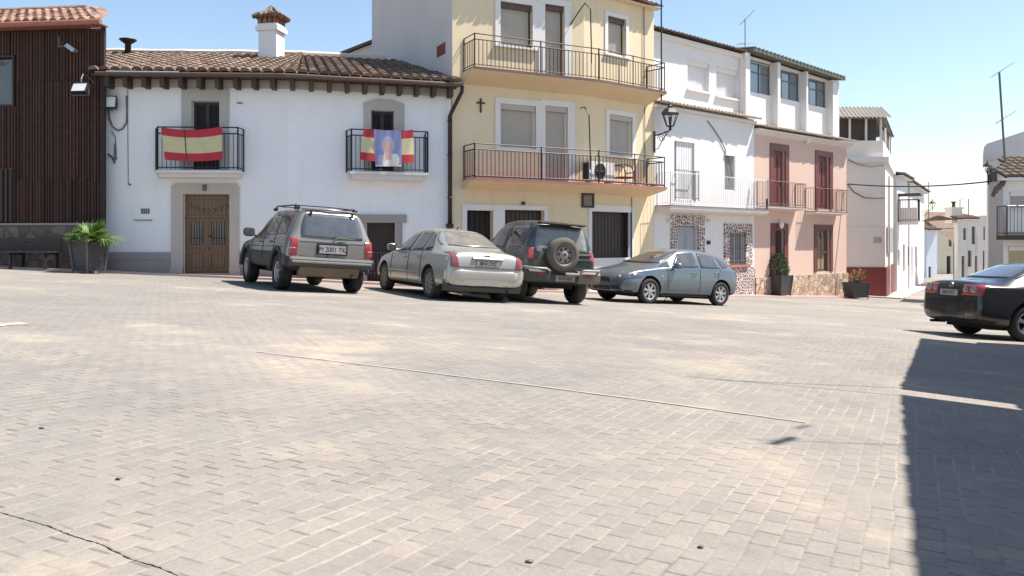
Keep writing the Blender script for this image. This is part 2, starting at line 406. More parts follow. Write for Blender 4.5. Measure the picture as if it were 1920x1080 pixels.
def wall(mb, u0, u1, z0, z1, holes, rev=.2, v=0.0, m=0, step=None):
    """front face with holes (each u0,u1,z0,z1) and their reveals"""
    us = sorted({u0, u1, *(mb.cuts if mb.bent else ()), *[h[0] for h in holes], *[h[1] for h in holes]}); zs = sorted({z0, z1, *[h[2] for h in holes], *[h[3] for h in holes]})
    us = [x for x in us if u0 <= x <= u1]; zs = [x for x in zs if z0 <= x <= z1]
    for a, b in zip(us, us[1:]):
        for c, d in zip(zs, zs[1:]):
            x, z = (a + b) / 2, (c + d) / 2
            if any(h[0] < x < h[1] and h[2] < z < h[3] for h in holes): continue
            mb.quad((a, v, c), (b, v, c), (b, v, d), (a, v, d), m)
    for a, b, c, d in holes:
        w = v + rev
        mb.quad((a, v, c), (a, w, c), (a, w, d), (a, v, d), m); mb.quad((b, v, c), (b, v, d), (b, w, d), (b, w, c), m)
        mb.quad((a, v, d), (a, w, d), (b, w, d), (b, v, d), m); mb.quad((a, v, c), (b, v, c), (b, w, c), (a, w, c), m)

def shell(mb, u0, u1, z0, z1, depth, v=0.0, m=0, top=True):
    """sides, back and top of a block whose front is a wall()"""
    w = v + depth
    mb.quad((u0, v, z0), (u0, w, z0), (u0, w, z1), (u0, v, z1), m); mb.quad((u1, v, z0), (u1, v, z1), (u1, w, z1), (u1, w, z0), m)
    mb.quad((u0, w, z0), (u1, w, z0), (u1, w, z1), (u0, w, z1), m)
    if top: mb.quad((u0, v, z1), (u1, v, z1), (u1, w, z1), (u0, w, z1), m)

def surround(mb, r, w=.12, proud=.025, v=0.0, m=0, bottom=False, wl=None, wt=None, wr=None):
    a, b, c, d = r; wl = w if wl is None else wl; wr = w if wr is None else wr; wt = w if wt is None else wt
    mb.box(a - wl, a, v - proud, v + .03, c, d, m); mb.box(b, b + wr, v - proud, v + .03, c, d, m)
    mb.box(a - wl, b + wr, v - proud - .002, v + .03, d, d + wt, m)
    if bottom: mb.box(a - wl - .03, b + wr + .03, v - proud - .05, v + .03, c - .06, c, m)

def window(root, r, kind='blind', mat=None, rev=.2, v=0.0, warp=None, drop=1.0, frame=None, box=None, name='window'):
    """one opening: frame (own mesh) > pane or roller blind"""
    a, b, c, d = r; w = v + rev
    f = MB(warp); fr = .05
    f.box(a, a + fr, w - .06, w, c, d); f.box(b - fr, b, w - .06, w, c, d); f.box(a + fr, b - fr, w - .058, w, d - fr, d); f.box(a + fr, b - fr, w - .058, w, c, c + fr)
    if kind == 'glass' and b - a > .7: f.box((a + b) / 2 - .03, (a + b) / 2 + .03, w - .056, w, c + fr, d - fr)
    fo = f.build(name, frame or M['trim'], root)
    p = MB(warp)
    if kind == 'blind':
        n = max(6, int((d - c) * drop / .05)); z1 = d - fr
        zb = d - (d - c) * drop
        bx = MB(warp); bx.box(a + .02, b - .02, w - .15, w - .065, d - .16, d - .005); bx.build('blind_box', box or M['trim'], fo)
        for i in range(n):
            q0 = zb + (z1 - zb) * i / n; q1 = zb + (z1 - zb) * (i + .86) / n
            p.add([(a + fr, w - .045, q0), (b - fr, w - .045, q0), (b - fr, w - .052, q1), (a + fr, w - .052, q1)], [(0, 1, 2, 3)])
        p.quad((a, w - .038, c), (b, w - .038, c), (b, w - .038, d), (a, w - .038, d))
        p.build('blind', mat or M['blind'], fo)
    else:
        p.quad((a, w - .03, c), (b, w - .03, c), (b, w - .03, d), (a, w - .03, d))
        p.build('pane', mat or M['glass'], fo)
    return fo

def railing(mb, path, z0, z1, gap=.12, r=.008, rail=.016, mid=True, m=0, post=None, midgap=.12):
    """upright bars between a bottom and a top rail along a path of (u,v)"""
    for i, ((a, b), (c, d)) in enumerate(zip(path, path[1:])):
        L = math.hypot(c - a, d - b); n = max(1, round(L / gap))
        for z in ([z0 + .04, z1] + ([z1 - midgap] if mid else [])):
            mb.tube([(a, b, z), (c, d, z)], rail * (1 if z != z0 + .04 else .8), 4, m)
        for k in range(n + 1):
            t = k / n; mb.tube([(a + (c - a) * t, b + (d - b) * t, z0), (a + (c - a) * t, b + (d - b) * t, z1 - (midgap if mid else 0))], r, 4, m)
        for q in ((a, b), (c, d)): mb.tube([(*q, z0 - .04), (*q, z1 + .01)], rail * 1.25, 4, m)
    for q in post or (): mb.tube([(*q, z0 - .04), (*q, z1 + .02)], rail * 1.3, 4, m)

def tiles(mb, u0, u1, v0, z0, v1, z1, cw=.21, row=.36, m=0, keep=None, under=True, seg=5, caps=True):
    """courses of barrel tiles climbing from the eave (v0,z0) to the ridge (v1,z1)"""
    L = math.hypot(v1 - v0, z1 - z0); dv, dz = (v1 - v0) / L, (z1 - z0) / L
    n = max(1, round((u1 - u0) / cw)); cw = (u1 - u0) / n; rows = max(1, int(math.ceil(L / row)))
    def P(u, s, h): return (u, v0 + dv * s - dz * h, z0 + dz * s + dv * h)
    for i in range(n):
        uc = u0 + (i + .5) * cw
        for k in range(rows):
            if keep and not keep(uc, v0 + dv * k * row): continue
            s0 = k * row - .03 + rnd(-.015, .015); s1 = min(L, s0 + row + .08); r0 = cw * .48; r1 = cw * .43; lift = rnd(.0, .010); sx = rnd(-.008, .008)
            P_ = []
            for s, r, h in ((s0, r0, lift + .016), (s1, r1, 0.0)):
                for j in range(seg + 1):
                    a = math.pi * j / seg; P_.append(P(uc + sx + r * math.cos(a) * .98, s, h + r * .75 * math.sin(a)))
            q = seg + 1
            mb.add(P_, [(j, j + 1, q + j + 1, q + j) for j in range(seg)] + ([tuple(range(q))] if caps else []), m)
        if under:
            S = 6
            for k in range(S):
                if keep and not keep(uc, v0 + dv * L * k / S): continue
                a, b = L * k / S, L * (k + 1) / S
                mb.quad(P(uc - cw / 2, a, -.01), P(uc + cw / 2, a, -.01), P(uc + cw / 2, b, -.01), P(uc - cw / 2, b, -.01), m)

def chain(pts, n=10, sag=0.0):
    out = []
    for a, b in zip(pts, pts[1:]):
        a, b = Vector(a), Vector(b)
        for i in range(n): 
            t = i / n; p = a.lerp(b, t); p.z -= sag * 4 * t * (1 - t); out.append(p)
    out.append(Vector(pts[-1])); return out
# ================================================================ WHITE HOUSE (bent facade)
A1 = (-10.59, 21.54); HL = Frame(*A1, 3); UB = 4.654; BEND = R(13)
_b = HL.world(UB, 0, 0)
HR = Frame(_b.x, _b.y, 16); HR.o.z = HL.o.z
def h1(px, py, v=0.0):
    if px < 540: return HL.uz(px, py, v)
    u, z = HR.uz(px, py, v); return u + UB, z
def h1r(xl, yt, xr, yb, v=0.0):
    u0, z1 = h1(xl, yt, v); return u0, h1(xr, 455, v)[0], h1(xl, yb, v)[1], z1
def W1(p):
    u, v, z = p
    t = min(1, max(0, (u - UB + .7) / 1.4)); th = BEND * t * t * (3 - 2 * t)
    if u <= UB: x, y = u, 0.0
    else: x, y = UB + (u - UB) * math.cos(BEND), (u - UB) * math.sin(BEND)
    return (x - v * math.sin(th), y + v * math.cos(th), z)
U1 = h1(846, 455)[0]
white_house = HL.root('white_house', label='white two-storey house with a tiled roof, two flag-draped balconies and a carved wooden door', cat='house')
WT = 4.85
doorR = h1r(344, 364, 431, 514); bdL = h1r(360, 190, 412, 318); bdR = h1r(696, 207, 739, 320)
gar = h1r(688, 417, 743, 560)
mb = MB(W1)
wall(mb, -.5, UB, -1.5, WT + .25, [doorR, bdL], .3); wall(mb, UB, U1, -1.5, WT + .25, [bdR, gar], .3)
mb.quad((0, 0, -1.5), (0, 9.1, -1.5), (0, 9.1, WT), (0, 0, WT)); mb.quad((U1, 0, -1.5), (U1, 0, WT + .2), (U1 - 1.77, 9.1, WT), (U1 - 1.77, 9.1, -1.5))
mb.quad((0, 9.1, -1.5), (UB, 9.1, -1.5), (UB, 9.1, WT), (0, 9.1, WT))
mb.build('wall', M['white'], white_house)
# plinth with an upper band
mb = MB(W1); zp = h1(250, 473)[1]; zb = h1(250, 487)[1]
for a, b in ((-.5, h1(322, 455)[0]), (h1(449, 455)[0], UB), (UB, gar[0] - .18), (gar[1] + .2, U1 - .1)):
    mb = MB(W1); mb.lbox(a, b, -.045, .02, -1.5, zb, 0, .4); mb.lbox(a, b, -.06, .02, zb + .0, zp, 0, .4); mb.build('plinth', M['plinth'], white_house)
# door surround and carved double door
mb = MB(W1); s = h1r(322, 344, 449, 514)
mb.box(s[0], doorR[0], -.05, .03, -.6, doorR[3]); mb.box(doorR[1], s[1], -.05, .03, -.6, doorR[3]); mb.box(s[0] - .002, s[1] + .002, -.052, .03, doorR[3], s[3] - .06)
mb.box(s[0] + .06, s[1] - .06, -.049, .03, s[3] - .06, s[3]); mb.box(s[0] - .03, doorR[0], -.09, .03, -.8, .12); mb.box(doorR[1], s[1] + .03, -.09, .03, -.8, .12)
mb.box(doorR[0], doorR[1], -.02, .3, doorR[2] - .5, doorR[2] + .02)
mb.build('door_surround', M['surround'], white_house)
a, b, c, d = doorR; V = .12
mb = MB(W1); mb.box(a, b, V, V + .08, c, d)
mid = (a + b) / 2; c1 = c + .06; ztr = c + (d - c) * .70
mb.box(a, b, V - .03, V - .001, ztr, ztr + .07)
for x0, x1 in ((a + .05, mid - .02), (mid + .02, b - .05)):
    w = x1 - x0
    for q0, q1 in ((c1, c + .62), (c + .70, ztr - .02)):
        mb.box(x0, x0 + .07, V - .025, V - .001, q0, q1); mb.box(x1 - .07, x1, V - .025, V - .001, q0, q1)
        mb.box(x0 + .07, x1 - .07, V - .024, V - .001, q1 - .07, q1); mb.box(x0 + .07, x1 - .07, V - .024, V - .001, q0, q0 + .07)
    mb.prism([(x0 + .12, c1 + .12), (x1 - .12, c1 + .12), (x1 - .12, c + .48), ((x0 + x1) / 2, c + .53), (x0 + .12, c + .48)], V - .02, V - .001, 'y')
mb.box(mid - .025, mid + .025, V - .045, V - .0015, c1, ztr)
for k in range(7):     # carved garland over the leaves
    t = k / 6; x = a + .14 + (b - a - .28) * t; z = ztr + .32 - .13 * math.sin(math.pi * t)
    mb.lathe([(.001, V - .05), (.05, V - .035), (.06, V - .001)], 8, (x, 0, z), 'y')
mb.box(a + .1, b - .1, V - .03, V - .001, d - .13, d - .05)
door = mb.build('door', M['door'], white_house)
for x0 in (a + .14, mid + .12):
    p = MB(W1); w = (b - a) / 2 - .26; p.box(x0, x0 + w, V - .012, V - .001, c + .78, ztr - .10); pane = p.build('pane', M['glass'], door)
    g = MB(W1)
    for k in range(5): g.tube([(x0 + w * (k + .5) / 5, V - .03, c + .77), (x0 + w * (k + .5) / 5, V - .03, ztr - .09)], .008, 4)
    g.tube([(x0, V - .03, c + .95), (x0 + w, V - .03, c + .95)], .008, 4); g.build('grille', M['iron'], pane)
h = MB(W1); h.lathe([(.012, V - .09), (.035, V - .085), (.03, V - .05), (.01, V)], 8, (mid + .07, 0, c + 1.0), 'y'); h.build('handle', M['iron'], door)
u, z = h1(385, 352); mb = MB(W1); mb.box(u - .05, u + .05, -.075, -.05, z - .09, z + .08); mb.lathe([(.05, -.12), (.04, -.07)], 8, (u, 0, z + .02), 'y'); mb.build('number_plate', M['iron_grey'], white_house)
# balcony doors
for r, sp, top, mt in ((bdL, (341, 168, 430, 318), 0, 'surround_green'), (bdR, (682, 190, 758, 320), .1, 'surround_green')):
    s = h1r(*sp); mb = MB(W1)
    mb.box(s[0], r[0], -.04, .03, s[2], r[3]); mb.box(r[1], s[1], -.04, .03, s[2], r[3])
    if top: mb.prism([(s[0], r[3]), (s[1], r[3]), (s[1], s[3] - .03), ((s[0] + s[1]) / 2 + .2, s[3] + .08), ((s[0] + s[1]) / 2 - .2, s[3] + .08), (s[0], s[3] - .03)], -.042, .03, 'y')
    else: mb.box(s[0], s[1], -.042, .03, r[3], WT - .02)
    mb.build('window_surround', M[mt], white_house)
    mb = MB(W1); a, b, c, d = r; m_ = (a + b) / 2
    mb.box(a, b, .2, .28, c, d); mb.box(a, a + .07, .15, .199, c, d); mb.box(b - .07, b, .15, .199, c, d); mb.box(m_ - .05, m_ + .05, .15, .199, c, d); mb.box(a + .07, b - .07, .152, .199, d - .08, d)
    dd = mb.build('balcony_door', M['darkwood'], white_house)
    p = MB(W1); p.quad((a + .08, .19, c + .5), (b - .08, .19, c + .5), (b - .08, .19, d - .1), (a + .08, .19, d - .1)); p.build('pane', M['dark'], dd)
def balcony_white(fx0, fx1, wx0, wx1, yt, yb, ys, dep=.42):
    u0, zt = h1(fx0, yt, -dep); u1 = h1(fx1, yt, -dep)[0]; z0 = h1(fx0, yb, -dep)[1]; zs = h1(fx0, ys, -dep)[1]
    w0, w1 = h1(wx0, 455)[0], h1(wx1, 455)[0]
    mb = MB(W1); mb.prism([(w0, 0), (u0 - .03, -dep - .04), (u1 + .03, -dep - .04), (w1, 0)], z0 - .085, z0 - .01, 'z')
    mb.prism([(w0 + .04, 0), (u0 + .03, -dep + .03), (u1 - .03, -dep + .03), (w1 - .04, 0)], zs, z0 - .086, 'z')
    sl = mb.build('balcony', M['slab'], white_house)
    r = MB(W1); railing(r, [(w0, -.02), (u0, -dep), (u1, -dep), (w1, -.02)], z0 + .02, zt, .115, .009, .017, True, 0, None, .16); r.build('railing', M['iron'], sl)
    return u0, u1, z0, zt
BL = balcony_white(295.5, 446, 293, 457, 238, 318, 332)
BR = balcony_white(659, 802, 649.5, 797, 242, 320, 335)
# garage opening in its granite frame
a, b, c, d = gar; mb = MB(W1); x0 = h1(675, 455)[0]; x1 = h1(754, 455)[0]; x2 = h1(762, 455)[0]; zt = h1(688, 402)[1]
mb.box(x0, a, -.04, .03, c - .3, d); mb.box(b, x1, -.04, .03, c - .3, d); mb.box(x0 - .06, x2, -.06, .03, d, zt)
mb.build('garage_surround', M['plinth'], white_house)
mb = MB(W1); mb.quad((a, .29, c), (b, .29, c), (b, .29, d), (a, .29, d)); gd = mb.build('garage_door', M['darkwood'], white_house)
g = MB(W1)
for k in range(9): g.tube([(a + (b - a) * (k + .5) / 9, .2, c), (a + (b - a) * (k + .5) / 9, .2, c + 1.25)], .014, 4)
for q in (.15, .7, 1.25): g.tube([(a, .2, c + q), (b, .2, c + q)], .016, 4)
g.build('grille', M['iron_grey'], gd)
# eaves: infill, rafter ends, board, gutter, roof
EV = -.46; EZ = 5.20; RV = 4.55; RZ = 6.73
mb = MB(W1); mb.lbox(-.5, U1, -.012, .05, WT, WT + .26, 0, .4); mb.build('eave_infill', M['infill'], white_house)
mb = MB(W1); n = 20
for k in range(n):
    u = .12 + (U1 - .2) * k / (n - 1); mb.box(u - .055, u + .055, EV + .06, -.012, WT - .05, WT + .22)
mb.lbox(-.25, U1 + .12, EV + .02, -.013, WT + .222, WT + .25, 0, .4)
mb.build('rafter', M['rafter'], white_house)
mb = MB(W1); us = [-.1 + (U1 + .32) * i / 24 for i in range(25)]
mb.tube([(u, EV - .05, WT + .255) for u in us], .062, 8); mb.build('gutter', M['gutter'], white_house)
mb = MB(W1)
tiles(mb, -3.32, U1 + .22, EV, EZ, RV, RZ, .275, .40, 0, lambda u, v: u < U1 + .24 - .194 * max(0, v) and (u > -.32 or v > .2))
tiles(mb, -.1, U1 - 1.5, 9.4, 5.2, RV, RZ, .26, .5, 0, lambda u, v: u < U1 - .194 * v, True, 4)
roof = mb.build('roof', M['tile'], white_house)
mb = MB(W1); us = [-3.2 + (U1 + 2.0) * i / 34 for i in range(35)]
mb.tube([(u, RV - .03, RZ + .07 + rnd(-.012, .012)) for u in us], .12, 8); mb.build('ridge', M['mortar'], roof)
# chimney (stack, brick vents, tiled cap)
def chim():
    D = HL.o.y + 3.6; cx = (509 - 960) / F * D; cw = 36 / F * D / 2
    r = empty('x'); bpy.data.objects.remove(r)
    zb = -.3; z = lambda py: (HY - py) / F * D - HL.o.z
    loc = HL.t * 0 + Vector((cx, D, 0)) - HL.o; lx, ly = loc.dot(HL.t), -loc.dot(HL.n)
    mb = MB(); m3 = Matrix.Rotation(R(-14), 4, 'Z'); mb.warp = lambda p: m3 @ Vector(p) + Vector((lx, ly, 0))
    mb.box(-cw, cw, -cw * .9, cw * .9, z(118) - .3, z(61)); mb.box(-cw - .07, cw + .07, -cw * .9 - .07, cw * .9 + .07, z(61), z(53)); mb.box(-cw - .03, cw + .03, -cw * .9 - .03, cw * .9 + .03, z(53), z(48))
    c = mb.build('chimney', M['white'], roof)
    k = MB(mb.warp)
    for i in range(4):
        for q in (-1, 1):
            t = -cw * .85 + cw * 1.7 * i / 3; k.box(t - .06, t + .06, q * cw * .8 - .05, q * cw * .8 + .05, z(48) + .002, z(36))
            k.box(q * cw * .82 - .05, q * cw * .82 + .05, t * .8 - .055, t * .8 + .055, z(48) + .001, z(36) - .001)
    k.box(-cw * .7, cw * .7, -cw * .6, cw * .6, z(48), z(37)); k.box(-cw - .02, cw + .02, -cw * .9, cw * .9, z(36) + .001, z(33))
    k.build('chimney_vent', M['brick'], c)
    t = MB(mb.warp)
    def P(x, y, zz): return (x, y, zz)
    H = z(19) - z(36); e = cw + .11
    for q in range(4):
        rot = Matrix.Rotation(q * math.pi / 2, 3, 'Z'); nn = 5
        for i in range(nn):
            x = -e + 2 * e * (i + .5) / nn; top = 1 - abs(x) / e
            a_ = Vector((x, -e - .03, z(36) + .02)); b_ = Vector((x * .25, -e * (1 - top) * .9, z(36) + .02 + H * top * .95 + .05))
            t.tube([rot @ a_, rot @ b_], .075, 6)
        t.add([rot @ Vector((-e, -e, z(36))), rot @ Vector((e, -e, z(36))), (0, 0, z(20))], [(0, 1, 2)])
    t.tube([(-.12, 0, z(19)), (0, 0, z(14)), (.1, .02, z(19))], .07, 6)
    t.build('chimney_cap', M['tile'], c)
chim()
D = HL.o.y + 3.9; cx = (240 - 960) / F * D; loc = Vector((cx, D, 0)) - HL.o; lx, ly = loc.dot(HL.t), -loc.dot(HL.n); z = lambda py: (HY - py) / F * D - HL.o.z
mb = MB(); mb.lathe([(.095, z(112)), (.09, z(80)), (.12, z(79)), (.12, z(78))], 12, (lx, ly, 0)); mb.lathe([(.11, z(82)), (.25, z(76)), (.26, z(74)), (.14, z(72.5)), (.01, z(72))], 16, (lx, ly, 0)); mb.build('flue', M['iron_brown'], roof, True)
# downpipe
q = [h1(866, 150, -.5), h1(866, 163, -.5)]; e0 = h1(846, 196, -.08); e1 = h1(843, 420, -.08)
mb = MB(W1); mb.tube([(U1 + .2, EV - .05, WT + .24), (U1 + .2, EV - .03, WT + .08), (U1 + .02, -.2, WT - .35), (U1 - .06, -.1, WT - .55), (U1 - .06, -.1, e1[1])], .055, 8)
for zz in (WT - .7, 3.2, 2.0): mb.lathe([(.07, zz), (.07, zz + .05)], 8, (U1 - .06, -.1, 0))
mb.lathe([(.055, e1[1] - .12), (.11, e1[1] - .10), (.11, e1[1]), (.055, e1[1] + .02)], 8, (U1 - .06, -.1, 0))
mb.build('downpipe', M['iron_brown'], white_house, True)
# meter box, conduits, small wires
r = h1r(253, 389, 286, 412); mb = MB(W1); mb.box(r[0], r[1], -.02, .02, r[2], r[3]); mx = mb.build('meter_box', M['white'], white_house)
r2 = h1r(265, 391, 282, 401); mb = MB(W1)
for k in range(4): x = r2[0] + (r2[1] - r2[0]) * k / 4; mb.box(x, x + (r2[1] - r2[0]) / 5, -.026, -.021, r2[2], r2[3])
mb.box(r[0], r[1], -.045, -.0215, r[2] - .02, r[2]); mb.build('meter_label', M['iron_grey'], mx)
mb = MB(W1)
def pth(L, v=-.02): return [(h1(x, 455)[0], v, h1(x, y)[1]) for x, y in L]
mb.tube(pth([(240, 168), (240, 240), (241, 345)]), .008, 4); mb.tube(pth([(241, 345), (246, 347)]), .02, 5)
mb.tube(pth([(205, 206), (206, 222), (212, 238), (222, 245), (231, 242), (238, 230), (239, 208), (238, 180)], -.03), .02, 6)
mb.tube(pth([(210, 246), (217, 258), (219, 300)], -.02), .012, 5); mb.tube(pth([(204, 289), (212, 296), (216, 306)], -.03), .022, 5); mb.tube(pth([(216, 270), (216, 307)], -.025), .02, 5)
mb.tube(pth([(445, 193), (455, 194)], -.02), .02, 5)
mb.build('wall_cable', M['iron_grey'], white_house)

# floodlights: one on the white wall, one under an arm on the wooden wall
def floodlight(loc, rz, tilt, w, h, label, arm=None):
    r = empty('floodlight', loc, rz, label=label, cat='floodlight'); m3 = Matrix.Rotation(tilt, 4, 'X')
    b = MB(lambda p: m3 @ Vector(p)); b.box(-w / 2, w / 2, -.05, .06, -h / 2, h / 2); b.box(-w * .4, w * .4, .06, .12, -h * .35, h * .35)
    b.box(-w / 2 - .015, w / 2 + .015, -.07, -.0505, -h / 2 - .015, -h / 2 + .012); b.box(-w / 2 - .015, w / 2 + .015, -.07, -.0505, h / 2 - .012, h / 2 + .015)
    b.box(-w / 2 - .015, -w / 2 + .012, -.069, -.0505, -h / 2 + .012, h / 2 - .012); b.box(w / 2 - .012, w / 2 + .015, -.069, -.0505, -h / 2 + .012, h / 2 - .012)
    for k in range(5): b.box(-w * .38 + k * w * .18, -w * .35 + k * w * .18, .12, .16, -h * .3, h * .3)
    bo = b.build('housing', M['black'], r)
    l = MB(b.warp); l.box(-w / 2 + .013, w / 2 - .013, -.062, -.051, -h / 2 + .013, h / 2 - .013); l.build('lens', M['lens'], bo)
    k = MB(); k.tube([(-w / 2 - .03, 0, 0), (-w / 2 - .03, .0, -h * .62), (w / 2 + .03, 0, -h * .62), (w / 2 + .03, 0, 0)], .014, 4)
    for p in arm or (): k.tube(p, .02, 5)
    k.build('bracket', M['iron_grey'], r); return r
p = HL.world(h1(213, 195)[0], -.22, h1(213, 195)[1])
floodlight(p, R(8), R(-10), .33, .30, 'square floodlight on the white wall just under the tiled eave', [[(0, 0, -.19), (0, .2, -.17)]])

# flags hanging on the balcony rails
def cloth(name, tl, tr, bl, br, sagt, sagb, bands, mats, frame, base, v, wav, nu=48, ph=0, **tg):
    """bands: list of (t, material index)"""
    nt = 32; P = []; Fc = []; mi = []
    for j in range(nt + 1):
        t = j / nt
        for i in range(nu + 1):
            s = i / nu; px = (tl[0] * (1 - s) + tr[0] * s) * (1 - t) + (bl[0] * (1 - s) + br[0] * s) * t
            py = (tl[1] * (1 - s) + tr[1] * s + sagt * 4 * s * (1 - s)) * (1 - t) + (bl[1] * (1 - s) + br[1] * s + sagb * 4 * s * (1 - s)) * t
            u, z = h1(px, py, v); P.append((u, v - .012 + wav * (.3 + t) * math.sin(s * 11 + ph + t * 1.5) + .22 * wav * math.sin(s * 23 + t * 3), z))
    for j in range(nt):
        t = (j + .5) / nt
        for i in range(nu):
            q = j * (nu + 1) + i; Fc.append((q, q + 1, q + nu + 2, q + nu + 1)); mi.append(bands(t, (i + .5) / nu))
    mb = MB(W1)
    for f, m in zip(Fc, mi): mb.f.append(list(f)); mb.m.append(m)
    mb.v = P; o = mb.build(name, mats, None, True, **tg); o.location = frame.o; o.rotation_euler = (0, 0, frame.a); return o
sp3 = lambda t, s: 0 if t < .235 or t > .755 else 1
cloth('flag', (302, 238), (417, 237), (309, 299), (417, 299), 6, 3.5, lambda t, s: 2 if .38 < s < .40 else sp3(t, s), [M['flag_red'], M['flag_yel'], M['darkwood']], HL, 0, -.47, .008,
      label='red and yellow striped flag hung flat along the railing above the wooden door', cat='flag')
cloth('flag', (682, 241), (774, 243), (675, 299), (777, 305), 4, 3, sp3, [M['flag_red'], M['flag_yel']], HL, 0, -.48, .045, 60, 1.0,
      label='red and yellow striped flag bunched behind the blue picture banner', cat='flag')
def ban(t, s):
    x, y = s - .5, t
    if t > .965: return 3
    if ((x - .0) / .13) ** 2 + ((y - .46) / .12) ** 2 < 1: return 2
    if y > .50 and abs(x + .01) < .10 + (y - .5) * .30: return 2 if abs(x) < .10 + .05 * (y - .5) and y < .80 else 3
    if ((x + .22) / .2) ** 2 + ((y - .85) / .17) ** 2 < 1 or ((x - .22) / .2) ** 2 + ((y - .82) / .18) ** 2 < 1: return 3 if x > 0 else 4
    if ((x) / .24) ** 2 + ((y - .42) / .26) ** 2 < 1: return 4
    return 1 if t < .06 else 0
M['ban_blue'] = plain('blue_printed_cloth', (.20, .22, .42), .35, .1, 5); M['ban_skin'] = plain('pink_print', (.50, .30, .26), .35, .1, 9)
M['ban_white'] = plain('white_print', (.62, .58, .56), .35, .1, 9); M['ban_mauve'] = plain('mauve_print', (.36, .34, .46), .35, .12, 7); M['ban_edge'] = plain('mauve_hem', (.24, .20, .38), .5, .1, 7)
cloth('banner', (701, 242), (752, 243), (704, 312), (753, 312), 2, 0, ban, [M['ban_blue'], M['ban_edge'], M['ban_skin'], M['ban_white'], M['ban_mauve']], HL, 0, -.53, .010, 44, .5,
      label='shiny blue banner printed with a pale figure, hung over the right balcony rail', cat='banner')

# ================================================================ WOOD-CLAD BUILDING (left)
BW = 8.0; C = Vector((-10.52, 21.2, 0)); ta = R(-7); BF = Frame(C.x - math.cos(ta) * BW, C.y - math.sin(ta) * BW, -7)
wood = BF.root('wood_clad_building', label='dark wood-slatted building on a stone base beside the white house', cat='building')
zst = BF.z(150, 422); ztop = BF.z(190, 52)
winr = BF.rect(-40, 98, 24, 196); dor = BF.rect(-40, 316, 28, 420)
winr = (winr[0], winr[1], BF.z(5, 196), BF.z(5, 108))
mb = MB(); wall(mb, 0, BW, -1.2, ztop, [winr], .15, .03); mb.quad((0, .03, -1.2), (0, 5, -1.2), (0, 5, ztop), (0, .03, ztop)); mb.quad((BW, .03, -1.2), (BW, .03, ztop), (BW - 3.7, 5, ztop), (BW - 3.7, 5, -1.2)); mb.quad((0, 5, -1.2), (BW - 3.7, 5, -1.2), (BW - 3.7, 5, ztop), (0, 5, ztop)); mb.build('wall', M['slat_back'], wood)
mb = MB(); x = 0.02
while x < BW - .05:
    w = rnd(.045, .07); zs_ = [zst + .02, zst + 1.2 + rnd(-.1, .1), ztop - 1.35, ztop - .02]
    for q0, q1 in zip(zs_, zs_[1:]):
        segs = [(q0, q1)]
        if x + w > winr[0] - .05 and x < winr[1] + .05: segs = [(q0, min(q1, winr[2] - .06)), (max(q0, winr[3] + .06), q1)]
        for s0, s1 in segs:
            if s1 - s0 > .05: mb.box(x, x + w, rnd(-.022, -.008), .029, s0 + .003, s1 - .003)
    x += w + rnd(.022, .034)
mb.build('cladding', M['slat'], wood)
mb = MB(); mb.box(0, BW, -.10, .03, -1.2, zst); mb.build('stone_base', M['stone_low'], wood)
mb = MB(); mb.box(0, BW + .02, -.14, .04, zst, zst + .05); mb.build('ledge', M['plinth'], wood)
mb = MB(); a, b, c, d = winr
mb.box(a, b + .05, -.03, .1, c - .055, c); mb.box(a, b + .05, -.03, .1, d, d + .05); mb.box(b, b + .05, -.031, .1, c, d); wf = mb.build('window', M['darkwood'], wood)
p = MB(); p.quad((a, .12, c), (b, .12, c), (b, .12, d), (a, .12, d)); p.build('pane', M['glass'], wf)
mb = MB(); a, b, c, d = dor; mb.box(a, b, -.035, .02, c + .05, d)
for k in range(9): q = b - .06 - k * .13; mb.box(q - .04, q + .02, -.075, -.036, c + .05, d - .03)
mb.build('gate', M['darkwood'], wood)
mb = MB(); mb.box(BW - .06, BW + .03, -.06, .03, zst + .05, ztop); mb.build('corner_trim', M['slat_back'], wood)
mb = MB(); mb.lbox(-.1, BW + .12, -.34, .0, ztop, ztop + .03); mb.tube([(-.1, -.36, ztop + .06), (BW + .13, -.36, ztop + .06)], .075, 8); mb.build('gutter', M['copper'], wood)
mb = MB(); kp = lambda u, v: u < BW - .16 - .72 * max(0, v)
tiles(mb, -.1, BW - .02, -.32, ztop + .10, 2.6, ztop + .10 + 2.92 * .40, .255, .36, 0, kp); tiles(mb, -.1, BW + .1, 5.4, ztop + .2, 2.6, ztop + .10 + 2.92 * .40, .26, .5, 0, kp, True, 4)
rf = mb.build('roof', M['tile_red'], wood); mb = MB(); mb.tube([(-.1, 2.6, ztop + 1.3), (BW - 2.3, 2.6, ztop + 1.3)], .11, 8); mb.tube([(BW - .13, -.3, ztop + .15), (BW - .22, 0, ztop + .26), (BW - 2.12, 2.6, ztop + 1.28)], .08, 6); mb.build('ridge', M['tile_red'], rf)
u, z = BF.uz(151, 166, -.42)
floodlight(BF.world(u, -.42, z), R(-7), R(-28), .40, .27, 'white-faced floodlight hanging from an arm on the dark wooden wall', [[(0, 0, -.17), (-.02, .05, .25), (-.10, .25, .42), (-.14, .42, .45)], [(-.14, .42, .45), (.12, .42, .2)]])
u, z = BF.uz(128, 86, -.3)
cam = empty('wall_bracket_camera', BF.world(u, -.3, z), R(-7), label='small grey camera on an L-shaped bracket high on the wooden wall', cat='lamp')  # security camera on its bracket, gives no light
mb = MB(); mb.tube([(-.30, .30, .22), (-.30, .05, .0), (.0, .0, 0)], .018, 5); mb.tube([(-.3, .05, 0), (-.3, .05, .26)], .016, 5); mb.build('arm', M['iron_grey'], cam)
